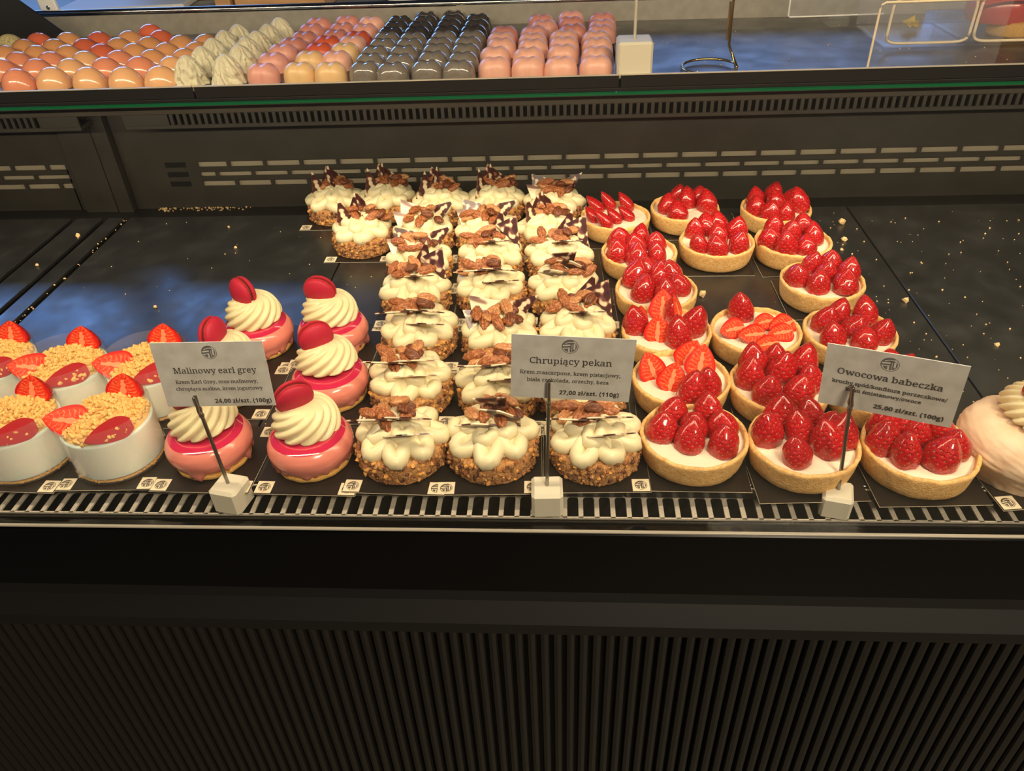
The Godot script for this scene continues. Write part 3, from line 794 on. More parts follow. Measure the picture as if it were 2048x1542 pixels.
func build_tarts() -> void:
	rng.seed = 21
	var shells := []
	for k in 3:
		var nz := noise(50 + k, 1.0, FastNoiseLite.TYPE_SIMPLEX_SMOOTH, 3)
		var prof := [Vector2(0, 0), Vector2(0.030, 0), Vector2(0.0362, 0.0004), Vector2(0.0380, 0.0022), Vector2(0.0392, 0.007), Vector2(0.0402, 0.013), Vector2(0.0410, 0.0185), Vector2(0.0412, 0.0205), Vector2(0.0406, 0.0219), Vector2(0.0394, 0.0225), Vector2(0.0382, 0.0219), Vector2(0.0376, 0.0205), Vector2(0.0372, 0.016), Vector2(0.0365, 0.012), Vector2(0, 0.012)]
		shells.append(MB.new().lathe(prof, 96, func(a: float, q: Vector2) -> Vector2:
			var c := Vector3(cos(a), q.y * 60.0, sin(a))
			var j := nz.get_noise_3dv(c * 1.6)
			var f := nz.get_noise_3dv(c * 9.0)
			return Vector2(0.0008 * j + 0.0004 * f, (0.0012 * nz.get_noise_2d(cos(a) * 2.5, sin(a) * 2.5) + 0.0003 * f) * clampf(q.y / 0.02, 0, 1))).mesh(M.crust))
	var nc := noise(60, 1.0, FastNoiseLite.TYPE_SIMPLEX_SMOOTH, 2)
	var cp := []
	for k in 11:
		cp.append(Vector2(0.0378 * k / 10.0, 0.0178 + 0.0012 * (1.0 - pow(k / 10.0, 4.0))))
	var cream := MB.new().lathe(cp, 48, func(a: float, q: Vector2) -> Vector2:
		return Vector2(0, 0.0010 * nc.get_noise_2d(cos(a) * q.x * 140.0, sin(a) * q.x * 140.0))).mesh(M.tart_cream)
	var whole := [berry_mesh(0.0265, 0.0120, 71), berry_mesh(0.0240, 0.0124, 72), berry_mesh(0.0285, 0.0117, 73), berry_mesh(0.0250, 0.0113, 74)]
	var half := [half_mesh(0.0270, 0.0125), half_mesh(0.0240, 0.0118)]
	var labels := [
		"strawberry tart topped with slanted berry wedges, back row beside the pecan cakes",
		"strawberry tart in the back row between the wedge tart and the far corner tart",
		"strawberry tart of whole berries standing in front of the back-row middle tart",
		"strawberry tart at the back row's end, nearest the empty crumb-strewn tray",
		"strawberry tart second from the back in the column by the empty tray",
		"strawberry tart second from the back in the column beside the pecan cakes",
		"strawberry tart third from the back in the column beside the pecan cakes",
		"crumbly-edged strawberry tart standing alone before the gap, by the empty tray",
		"strawberry tart with cut halves and whole berries, fourth in the pecan-side column",
		"strawberry tart with lying halves and one upright berry, middle column",
		"strawberry tart just behind the right price sign's upper edge",
		"strawberry tart with four large cut halves, second from the front beside pecan cakes",
		"strawberry tart second from the front in the middle column",
		"strawberry tart hidden behind the right price sign",
		"front-row strawberry tart beside the pecan cakes",
		"front-row strawberry tart behind the right sign's rod",
		"front-row strawberry tart with a cracked rim beside the meringue"]
	var short := ["tart with berry wedges", "middle tart of the back row", "tart before the back row's middle one", "back-row tart nearest the empty tray", "tart before the back-row one nearest the empty tray", "second tart from the back beside the pecan cakes", "third tart from the back beside the pecan cakes", "crumbly-edged tart beside the gap", "tart with cut halves and whole berries", "tart with lying halves", "tart above the tilted price sign", "tart with four large cut halves", "second tart from the front in the middle", "tart hidden by the tilted price sign", "front-row tart beside the pecan cakes", "front-row tart behind the sign's rod", "front-row tart beside the meringue"]
	for i in TARTS.size():
		var d: Array = TARTS[i]
		var at := Vector3(d[0], 0.0012, d[1])
		build_card(Vector3(d[0] + rng.randf_range(-0.003, 0.003), 0.0002 + 0.00012 * i, d[1] + rng.randf_range(-0.001, 0.004)), rng.randf_range(-0.06, 0.06), "black card under the " + short[i], false)
		at.y += 0.00012 * i + 0.0004
		var t := thing("strawberry_tart", labels[i], "tart", at, 0.0, "strawberry tarts")
		part("pastry_shell", shells[i % 3], t, Vector3.ZERO, Basis(Vector3.UP, rng.randf() * TAU))
		part("cream_filling", cream, t, Vector3.ZERO, Basis(Vector3.UP, rng.randf() * TAU))
		for q in d[2]:
			var p := Vector3(q[0] * 0.001, 0.0172, q[1] * 0.001)
			p.x *= 0.90
			p.z *= 0.90
			var s := rng.randf_range(0.92, 1.10)
			var yaw := rng.randf_range(-180, 180)
			match int(q[2]):
				0:
					part("strawberry", whole[rng.randi() % 4], t, p, eul(rng.randf_range(-16, 10), 0, rng.randf_range(-14, 14)) * Basis(Vector3.UP, deg_to_rad(yaw)) * Basis().scaled(Vector3(s, s, s)))
				1:
					part("strawberry_half", half[rng.randi() % 2], t, p + Vector3(0, 0.001, 0.004), eul(-30, rng.randf_range(-25, 25), rng.randf_range(-20, 20)) * Basis().scaled(Vector3(1.08, 1.08, 1.0)))
				2:
					part("strawberry_half", half[rng.randi() % 2], t, p + Vector3(0.010, 0.0065, 0), eul(rng.randf_range(-75, -50), rng.randf_range(10, 35), 0) * eul(0, 0, 90 + rng.randf_range(-10, 10)) * Basis().scaled(Vector3(0.9, 1.0, 0.9)))
				3:
					part("strawberry_wedge", half[rng.randi() % 2], t, p + Vector3(0.005, -0.001, 0), eul(rng.randf_range(-20, 0), 0, rng.randf_range(30, 46)) * eul(0, 180 + rng.randf_range(-20, 20), 0) * Basis().scaled(Vector3(0.62, 1.05, 0.8)))
				4:
					part("strawberry_half", half[rng.randi() % 2], t, p, eul(-18, rng.randf_range(50, 80), 0) * Basis().scaled(Vector3(1.05, 1.05, 1.05)))

func ruffle(b: MB, lobes: int, r0: float, amp: float, y0: float, drop: float, rad: float, phase: float, wild: float) -> void:
	# a thick ribbon of cream piped in and out round the cake, so that its bends hang over as folded lobes
	var nz := noise(lobes * 10 + int(phase * 7.0), 1.0, FastNoiseLite.TYPE_SIMPLEX_SMOOTH, 2)
	var count := lobes * 20
	var path := []
	for k in count:
		var t := float(k) / count * TAU
		var w := t * lobes + phase
		var swing := cos(w) + 0.18 * cos(2.0 * w)
		var j := 1.0 + wild * nz.get_noise_2d(cos(t) * 3.0, sin(t) * 3.0)
		var a := t + 1.05 / lobes * sin(w + 0.5) + phase
		var r := r0 + amp * swing * j
		var up := y0 - drop * (0.5 + 0.5 * swing) * j + 0.0016 * nz.get_noise_2d(cos(t) * 5.0 + 9.0, sin(t) * 5.0)
		path.append(Vector3(cos(a) * r, up, sin(a) * r))
	b.grid(14, count, func(u: float, w: float) -> Vector3:
		var k := roundi(w * count) % count
		var d: Vector3 = (path[(k + 1) % count] - path[(k + count - 1) % count]).normalized()
		var side := d.cross(Vector3.UP).normalized()
		var top := side.cross(d)
		var wide := rad * (0.90 + 0.12 * cos(float(k) / count * TAU * lobes + phase))
		return path[k] + side * cos(u * TAU) * wide + top * sin(u * TAU) * wide * 1.12)

func cream_top(s: int) -> ArrayMesh:
	rng.seed = 300 + s
	var b := MB.new()
	ruffle(b, 7 + s % 2, 0.0205, 0.0098, 0.0290, 0.0066, 0.0060, s * 1.3, 0.45)
	ruffle(b, 5, 0.0110, 0.0074, 0.0358, 0.0044, 0.0052, s * 2.1 + 0.6, 0.5)
	b.lathe([Vector2(0, 0.0385), Vector2(0.008, 0.0370), Vector2(0.018, 0.0320), Vector2(0.0270, 0.0240), Vector2(0.0285, 0.0180), Vector2(0, 0.0165)], 28)
	return b.mesh(M.cream)

func crumb_base(s: int) -> ArrayMesh:
	rng.seed = 400 + s
	var nz := noise(80 + s, 1.0, FastNoiseLite.TYPE_SIMPLEX_SMOOTH, 4)
	var b := MB.new()
	var prof := []
	for k in 3:
		prof.append(Vector2(0.0342 * k / 2.0, 0.0))
	for k in 9:
		prof.append(Vector2(0.0342 + 0.0010 * sin(k / 8.0 * PI), 0.0185 * k / 8.0))
	prof.append(Vector2(0.030, 0.0195))
	prof.append(Vector2(0, 0.0195))
	b.lathe(prof, 110, func(a: float, q: Vector2) -> Vector2:
		var p := Vector3(cos(a) * 34.0, q.y * 1000.0, sin(a) * 34.0)
		return Vector2(0.0030 * nz.get_noise_3dv(p * 0.22) * (1.0 if q.y > 0.0005 else 0.3), 0.0008 * nz.get_noise_3dv(p * 0.3 + Vector3(9, 9, 9))) if q.x > 0.02 else Vector2.ZERO)
	var extra := [MB.new(), MB.new(), MB.new()]
	for k in 330:
		var a := rng.randf() * TAU
		var r := rng.randf_range(0.0333, 0.0360)
		var into: MB = b if k % 3 == 0 else extra[rng.randi() % 3]
		into.chunk(Vector3(cos(a) * r, rng.randf_range(0.0016, 0.0195), sin(a) * r), rng.randf_range(0.0010, 0.0026), rng)
	var am := b.mesh(M.nut_crumb)
	extra[0].mesh(M.nut_gold, am)
	extra[1].mesh(M.nut_brown, am)
	return extra[2].mesh(M.nut_dark, am)

func pecan_mesh(s: int, long: float, m: Material) -> ArrayMesh:
	var nz := noise(90 + s, 1.0, FastNoiseLite.TYPE_SIMPLEX_SMOOTH, 3)
	var b := MB.new()
	b.grid(40, 18, func(u: float, w: float) -> Vector3:
		var d := Vector3(sin(w * PI) * cos(u * TAU), sin(w * PI) * sin(u * TAU), -cos(w * PI))
		var x := d.x
		var k := 1.0 - 0.46 * exp(-pow(x / 0.12, 2.0)) * (1.0 if d.y > 0 else 0.6) - 0.26 * exp(-pow((absf(x) - 0.58) / 0.09, 2.0)) - 0.08 * pow(absf(sin(d.z * 5.0 + absf(x) * 3.0)), 4.0) + 0.12 * nz.get_noise_3dv(d * 1.6)
		return Vector3(d.x * 0.0054 * k, d.y * 0.0040 * k, d.z * long * (1.0 + 0.05 * nz.get_noise_3dv(d * 3.0))))
	return b.mesh(m)

func shard_mesh(pts: Array, m: Material, shift: Vector2) -> ArrayMesh:
	var b := MB.new().prism(PackedVector2Array(pts), 0.0011)
	for k in b.t.size():
		b.t[k] += shift
	return b.mesh(m)

func build_pecans() -> void:
	var bases := [crumb_base(0), crumb_base(1), crumb_base(2)]
	var creams := [cream_top(0), cream_top(1), cream_top(2), cream_top(3)]
	var nuts := [pecan_mesh(0, 0.0112, M.pecan), pecan_mesh(1, 0.0102, M.pecan_light), pecan_mesh(2, 0.0076, M.pecan_dark)]
	var shards := []
	for m in [M.marbled_chocolate, M.pale_chocolate]:
		shards.append(shard_mesh([Vector2(-0.020, 0), Vector2(0.019, 0.001), Vector2(-0.010, 0.024)], m, Vector2(0.011, 0.004)))
		shards.append(shard_mesh([Vector2(-0.014, -0.004), Vector2(0.012, -0.006), Vector2(0.004, 0.028)], m, Vector2(0.027, 0.019)))
		shards.append(shard_mesh([Vector2(-0.021, -0.002), Vector2(0.022, 0.002), Vector2(0.006, 0.015), Vector2(-0.012, 0.010)], m, Vector2(0.002, 0.033)))
	# what the chocolate plates of each cake do: U stand up showing their face, E seen on edge, D slant across, F broad faces
	var style := ["U", "U", "U", "U", "U", "F", "F", "F", "U", "F", "B", "B", "B", "E", "D", "E", "F", "B", "E", "E", "E", "E", "D", "E"]
	var rows := ["back row", "back row", "second row from the back", "back row", "back row", "back row", "second row from the back", "second row from the back", "second row from the back", "third row from the back", "third row from the back", "third row from the back", "fourth row from the back", "fourth row from the back", "fourth row from the back", "third row from the front", "third row from the front", "third row from the front", "second row from the front", "second row from the front", "second row from the front", "front row", "front row", "front row"]
	var cols := ["outermost on the empty-tray side", "second from the empty-tray side", "outermost on the empty-tray side", "of the left column", "of the middle column", "of the right column", "of the left column", "of the middle column", "of the right column"]
	for i in PECANS.size():
		rng.seed = 500 + i
		var d: Array = PECANS[i]
		var col: String = cols[i] if i < 9 else ["of the left column", "of the middle column", "of the right column"][i % 3]
		var label := "pecan cream cake, %s, %s" % [rows[i], col]
		build_card(Vector3(d[0] + rng.randf_range(-0.002, 0.002), 0.0002 + 0.0001 * i, d[1] + rng.randf_range(-0.001, 0.003)), rng.randf_range(-0.04, 0.04), "logo card under " + label.replace("cream ", ""), true)
		var t := thing("pecan_cake", label, "cake", Vector3(d[0], 0.0017 + 0.0001 * i, d[1]), 0.0, "pecan cream cakes")
		part("crumb_base", bases[i % 3], t, Vector3.ZERO, Basis(Vector3.UP, rng.randf() * TAU))
		part("cream", creams[i % 4], t, Vector3.ZERO, Basis(Vector3.UP, rng.randf() * TAU))
		var side := -1.0 if not style[i] in ["U", "D"] else 1.0
		var mid := Vector3(side * rng.randf_range(0.003, 0.010), 0, -0.009 + rng.randf_range(-0.003, 0.002))
		if style[i] == "F":
			mid = Vector3(rng.randf_range(-0.002, 0.006), 0, 0.004)
		for k in 11:
			var a := k * 2.4 + rng.randf()
			var r := 0.0175 * sqrt(rng.randf())
			var p := mid + Vector3(cos(a) * r * 1.15, 0, sin(a) * r * 0.85)
			p.y = 0.0405 - 0.40 * maxf(0.0, Vector2(p.x, p.z).length() - 0.012) + (0.0050 if k > 7 else 0.0)
			part("pecan_piece", nuts[k % 3], t, p, eul(rng.randf_range(-24, 24), rng.randf() * 360, rng.randf_range(-26, 26)))
		var pale := 3 if style[i] in ["E", "F"] and i % 2 == 0 else 0
		match style[i]:
			"E":
				var e: float = 48.0 - 42.0 * (0.46 + float(d[1]))
				part("chocolate_shard", shards[2 + pale], t, Vector3(0.006, 0.0410, 0.004), eul(e, rng.randf_range(-10, 10), 0))
				part("chocolate_shard", shards[2], t, Vector3(-0.017, 0.0405, 0.006), eul(e, rng.randf_range(-8, 8), -18))
				part("chocolate_shard", shards[2 + pale], t, Vector3(0.008, 0.0340, 0.016), eul(e, rng.randf_range(-8, 8), rng.randf_range(-6, 24)))
			"U":
				part("chocolate_shard", shards[1], t, Vector3(-0.006, 0.0350, -0.004), eul(-12, rng.randf_range(-50, -20), rng.randf_range(8, 20)))
				part("chocolate_shard", shards[1], t, Vector3(-0.017, 0.0330, 0.004), eul(-8, rng.randf_range(20, 60), rng.randf_range(0, 24)))
				part("chocolate_shard", shards[0 + pale], t, Vector3(0.000, 0.0360, -0.016), eul(-10, rng.randf_range(-20, 20), 0))
			"F":
				part("chocolate_shard", shards[0 + pale], t, Vector3(-0.012, 0.0360, -0.012), eul(-30, 14, rng.randf_range(10, 26)) * Basis().scaled(Vector3(0.8, 0.85, 1)))
				part("chocolate_shard", shards[1], t, Vector3(0.017, 0.0360, -0.013), eul(-26, -14, rng.randf_range(-50, -36)) * Basis().scaled(Vector3(0.85, 0.85, 1)))
				part("chocolate_shard", shards[3 if i < 12 else 0], t, Vector3(-0.016, 0.0330, 0.002), eul(-38, 20, 30) * Basis().scaled(Vector3(0.75, 0.8, 1)))
			"B":
				part("chocolate_shard", shards[1], t, Vector3(0.006, 0.0350, -0.020), eul(-18, -10, rng.randf_range(-12, 8)))
				part("chocolate_shard", shards[0], t, Vector3(0.019, 0.0345, -0.012), eul(-26, -16, -38))
				part("chocolate_shard", shards[2 + pale], t, Vector3(0.008, 0.0400, 0.010), eul(58, 0, 34))
			"D":
				part("chocolate_shard", shards[2], t, Vector3(-0.010, 0.0380, 0.012), eul(38, 8, -46))
				part("chocolate_shard", shards[2], t, Vector3(0.008, 0.0410, 0.004), eul(30, -6, -56))
				part("chocolate_shard", shards[0], t, Vector3(-0.003, 0.0400, -0.007), eul(22, 0, -62))

func build_pink_cakes() -> void:
	rng.seed = 31
	var nz := noise(61, 1.0, FastNoiseLite.TYPE_SIMPLEX_SMOOTH, 2)
	# the pale side glaze with a dripping hem, and the mirror glaze lying in its dished top
	var prof := []
	for k in 17:
		var a := -PI * 0.40 + k / 16.0 * PI * 0.86
		prof.append(Vector2(0.0215 + 0.0125 * cos(a), 0.0165 + 0.0125 * sin(a)))
	var sides := []
	for s in 2:
		sides.append(MB.new().lathe(prof, 80, func(a: float, q: Vector2) -> Vector2:
			var low := clampf((0.0100 - q.y) / 0.006, 0.0, 1.0)
			var drip := maxf(0.0, nz.get_noise_2d(cos(a) * 2.4 + s * 7.0, sin(a) * 2.4) + 0.1)
			return Vector2(0.0004 * nz.get_noise_2d(cos(a) * 3.0, q.y * 300.0) + low * (0.0020 + 0.0062 * drip), -low * 0.0075 * drip)).mesh(M.pink_side))
	var tp := []
	for k in 9:
		tp.append(Vector2(0.0292 * k / 8.0, 0.0290 + (0.0 if k < 7 else (-0.0004 if k == 7 else -0.0022))))
	var top := MB.new().lathe(tp, 64).mesh(M.pink_top)
	var disc := MB.new().lathe([Vector2(0, 0), Vector2(0.0290, 0), Vector2(0.0300, 0.0008), Vector2(0.0302, 0.0030), Vector2(0.0296, 0.0042), Vector2(0, 0.0044)], 60, func(a: float, q: Vector2) -> Vector2:
		return Vector2(0.0003 * sin(a * 46.0), 0)).mesh(M.biscuit)
	var swirl := swirl_mesh(0.0256, 0.0240, 11, 2.7)
	var shell := MB.new().lathe([Vector2(0, 0.0072), Vector2(0.004, 0.0070), Vector2(0.008, 0.0060), Vector2(0.0112, 0.0044), Vector2(0.0128, 0.0028), Vector2(0.0130, 0.0018), Vector2(0.0126, 0.0015)], 44).mesh(M.macaron)
	var foot := MB.new().lathe([Vector2(0.0118, 0.0018), Vector2(0.0132, 0.0016), Vector2(0.0136, 0.0009), Vector2(0.0131, 0.0002), Vector2(0.0, 0.0001)], 60, func(a: float, q: Vector2) -> Vector2:
		return Vector2(0.0004 * nz.get_noise_2d(a * 14.0, q.y * 2000.0), 0)).mesh(M.macaron_foot)
	var fill := MB.new().lathe([Vector2(0, 0.0012), Vector2(0.0118, 0.0012), Vector2(0.0124, 0.0), Vector2(0.0118, -0.0012), Vector2(0, -0.0012)], 36).mesh(M.macaron_filling)
	var labels := [
		"pink glazed cake with macaron at the back, beside the empty bluish tray",
		"pink glazed cake with macaron at the back of the column beside the pecan cakes",
		"pink glazed cake half hidden behind the left price sign, macaron seen on edge",
		"pink glazed cake with macaron, middle of the column beside the pecan cakes",
		"front-row pink glazed cake behind the left price sign's rod",
		"front-row pink glazed cake with a dripping hem beside the pecan cakes"]
	# where the macaron's face looks: yaw, pitch
	var turns := [[-36, -2], [-4, 10], [80, 0], [34, 6], [20, 10], [34, 14]]
	var spots := [[-0.2978, -0.6238], [-0.2235, -0.6258], [-0.2999, -0.5505], [-0.2060, -0.5434], [-0.2849, -0.4602], [-0.2010, -0.4583]]
	for i in spots.size():
		var x: float = spots[i][0]
		var z: float = spots[i][1]
		build_card(Vector3(x + 0.003, 0.0002 + 0.0002 * i, z + 0.002), rng.randf_range(-0.05, 0.05), "black logo card under the " + ["back pink cake beside the empty tray", "back pink cake beside the pecan cakes", "pink cake hidden by the price sign", "middle pink cake beside the pecan cakes", "front pink cake behind the sign's rod", "front pink cake beside the pecan cakes"][i], true)
		var t := thing("pink_macaron_cake", labels[i], "cake", Vector3(x, 0.0010 + 0.0002 * i, z), 0.0, "pink macaron cakes")
		part("biscuit_disc", disc, t)
		var yaw := rng.randf() * TAU if i < 5 else 1.9
		part("side_glaze", sides[i % 2], t, Vector3.ZERO, Basis(Vector3.UP, yaw))
		part("mirror_glaze", top, t)
		part("cream_swirl", swirl, t, Vector3(-0.002, 0.0285, -0.006), eul(4, rng.randf() * 360, 3))
		var mac := Node3D.new()
		mac.name = "macaron"
		t.add_child(mac)
		mac.transform = Transform3D(eul(turns[i][1], turns[i][0], 0) * eul(90, 0, 0) * Basis().scaled(Vector3(1.13, 1.13, 1.13)), Vector3(-0.0070, 0.0570, -0.006))
		part("shell", shell, mac, Vector3(0, 0.0010, 0))
		part("foot", foot, mac, Vector3(0, 0.0010, 0))
		part("filling", fill, mac)
		part("shell", shell, mac, Vector3(0, -0.0010, 0), Basis(Vector3.RIGHT, PI))
		part("foot", foot, mac, Vector3(0, -0.0010, 0), Basis(Vector3.RIGHT, PI))

func swirl_mesh(r: float, h: float, ridges: int, twist: float) -> ArrayMesh:
	var b := MB.new()
	b.grid(ridges * 10, 26, func(u: float, w: float) -> Vector3:
		var a := u * TAU
		var out := sin(minf(1.0, w / 0.24) * PI / 2) if w < 0.24 else pow(cos((w - 0.24) / 0.76 * PI / 2), 0.62)
		var ph := ridges * (a + twist * w) / 2.0
		var rib := pow(absf(sin(ph)), 0.7) - 0.6
		var rr := r * (0.80 * out + (0.20 if w < 0.24 else 0.0) * w / 0.24 + (0.20 * pow(cos((w - 0.24) / 0.76 * PI / 2), 0.5) if w >= 0.24 else 0.0)) * (1.0 + 0.19 * rib * (1.0 - 0.4 * w))
		var y := h * (0.10 * minf(w / 0.24, 1.0) + (0.90 * sin((w - 0.24) / 0.76 * PI / 2) if w > 0.24 else 0.0))
		return Vector3(cos(a) * rr, y + 0.10 * h * rib * (w if w < 0.8 else 0.0), sin(a) * rr))
	return b.mesh(M.swirl_cream)

func build_verrines() -> void:
	rng.seed = 41
	var nz := noise(62, 1.0, FastNoiseLite.TYPE_SIMPLEX_SMOOTH, 3)
	var body := MB.new().lathe([Vector2(0, 0.003), Vector2(0.0338, 0.0032), Vector2(0.0346, 0.005), Vector2(0.0350, 0.020), Vector2(0.0350, 0.036), Vector2(0.0346, 0.0385), Vector2(0.030, 0.0392), Vector2(0, 0.0396)], 64).mesh(M.yogurt)
	var bb := MB.new().lathe([Vector2(0, 0), Vector2(0.0330, 0), Vector2(0.0340, 0.001), Vector2(0.0340, 0.003), Vector2(0, 0.0035)], 64)
	for k in 60:
		var a := rng.randf() * TAU
		bb.chunk(Vector3(cos(a) * 0.0340, rng.randf_range(0.0012, 0.0040), sin(a) * 0.0340), rng.randf_range(0.0008, 0.0016), rng)
	var base := bb.mesh(M.biscuit)
	var collar := MB.new().grid(72, 1, func(u: float, w: float) -> Vector3:
		return Vector3(cos(u * TAU) * 0.0362, 0.001 + w * (0.0500 + 0.0010 * sin(u * TAU * 2.0)), sin(u * TAU) * 0.0362)).mesh(M.acetate)
	var crumbles := []
	for s in 2:
		var c := MB.new()
		for k in 620:
			var a := rng.randf() * TAU
			var r := 0.0330 * sqrt(rng.randf())
			var y := 0.0405 + 0.0075 * (1.0 - pow(r / 0.033, 2.0)) + rng.randf_range(-0.001, 0.0015)
			c.chunk(Vector3(cos(a) * r, y, sin(a) * r), rng.randf_range(0.0009, 0.0025), rng)
		c.lathe([Vector2(0.0335, 0.0390), Vector2(0.028, 0.0425), Vector2(0.018, 0.0455), Vector2(0, 0.0470)], 28)
		crumbles.append(c.mesh(M.crumble))
	var half := [half_mesh(0.0290, 0.0135), half_mesh(0.0265, 0.0125), half_mesh(0.0290, 0.0135, M.strawberry_deep_cut)]
	var labels := [
		"white yogurt cup cake with crumble and strawberries, front row beside the pink cake",
		"white yogurt cup cake at the front row's outer end, cut by the picture edge",
		"white yogurt cup cake in the second row, behind the two front cups",
		"white yogurt cup cake in the second row behind the left price sign",
		"white yogurt cup cake cut off by the picture edge in the second row"]
	var spots := [[-0.3640, -0.4610], [-0.4400, -0.4583], [-0.4362, -0.5330], [-0.3620, -0.5360], [-0.5080, -0.5421]]
	for i in spots.size():
		var x: float = spots[i][0]
		var z: float = spots[i][1]
		build_card(Vector3(x + 0.002, 0.0002 + 0.0002 * i, z + 0.0005), rng.randf_range(-0.04, 0.04), "black logo card under the " + ["front cup cake beside the pink cake", "outermost cup cake of the front row", "second-row cup cake behind the two front ones", "second-row cup cake behind the price sign", "outermost cup cake of the second row"][i], true)
		var t := thing("strawberry_crumble_cup", labels[i], "cake", Vector3(x, 0.0010 + 0.0002 * i, z), 0.0, "strawberry crumble cups")
		part("biscuit_base", base, t, Vector3.ZERO, Basis(Vector3.UP, rng.randf() * TAU))
		part("yogurt_cream", body, t)
		var cr := part("crumble", crumbles[i % 2], t, Vector3.ZERO, Basis(Vector3.UP, rng.randf() * TAU))
		cr.set_meta("kind", "stuff")
		part("acetate_collar", collar, t)
		part("strawberry_half", half[0], t, Vector3(-0.0080, 0.0440, 0.0110), eul(-58, 22, 0) * eul(0, 0, 70) * Basis().scaled(Vector3(1.05, 1.15, 1.0)))
		part("strawberry_half", half[1], t, Vector3(0.0060, 0.0410, -0.0215), eul(-24, -8, 0) * Basis().scaled(Vector3(1.35, 0.85, 1.0)))
		part("strawberry_half", half[2], t, Vector3(0.0290, 0.0450, 0.0120), eul(-50, 40, 0) * eul(0, 0, 92) * Basis().scaled(Vector3(0.70, 1.25, 0.7)))

func build_meringue() -> void:
	var nz := noise(63, 1.0, FastNoiseLite.TYPE_SIMPLEX_SMOOTH, 4)
	build_card(Vector3(0.348, 0.0002, -0.452), 0.12, "black card under the meringue nest", true)
	var t := thing("meringue_nest", "large beige meringue nest with cream swirl and strawberry beside the tarts", "meringue", Vector3(0.3425, 0.0012, -0.458))
	var b := MB.new().grid(110, 40, func(u: float, w: float) -> Vector3:
		var a := u * TAU
		var e := w * PI * 0.5
		var r := 0.0455 * pow(sin(minf(w * 1.25, 1.0) * PI / 2), 0.8) * (1.0 - 0.16 * maxf(0.0, w - 0.8) / 0.2)
		var y := 0.046 * pow(cos(e), 0.75)
		var line := nz.get_noise_3d(cos(a) * 1.2, y * 420.0 + 5.0 * cos(a), sin(a) * 1.2)
		r *= 1.0 + 0.034 * line + 0.03 * nz.get_noise_2d(cos(a) * 1.1, sin(a) * 1.1)
		return Vector3(cos(a) * r, y, sin(a) * r))
	part("meringue", b.mesh(M.meringue), t)
	part("cream_swirl", swirl_mesh(0.0330, 0.022, 22, 1.2), t, Vector3(0.010, 0.0395, -0.002), eul(4, 30, -10))
	part("strawberry", berry_mesh(0.026, 0.012, 75), t, Vector3(0.014, 0.057, 0.000), eul(-10, 0, -20))
	part("strawberry", berry_mesh(0.024, 0.011, 76), t, Vector3(-0.001, 0.0575, -0.004), eul(0, 40, 18))

# ---------------------------------------------------------------- bonbons on the shelf
func bean_mesh(m: Material, seed_: int) -> ArrayMesh:
	return MB.new().grid(40, 16, func(u: float, w: float) -> Vector3:
		var a := u * TAU
		var e := w * PI / 2
		var r := pow(sin(e), 0.80)
		var notch := 1.0 - 0.20 * exp(-pow(cos(a) / 0.26, 2.0)) * r
		var x := cos(a) * r * 0.0158 * notch
		var z := sin(a) * r * 0.0140 * notch
		var groove := 1.0 - 0.10 * exp(-pow(x / 0.0036, 2.0))
		return Vector3(x, 0.0180 * pow(cos(e), 0.66) * groove, z)).mesh(m)

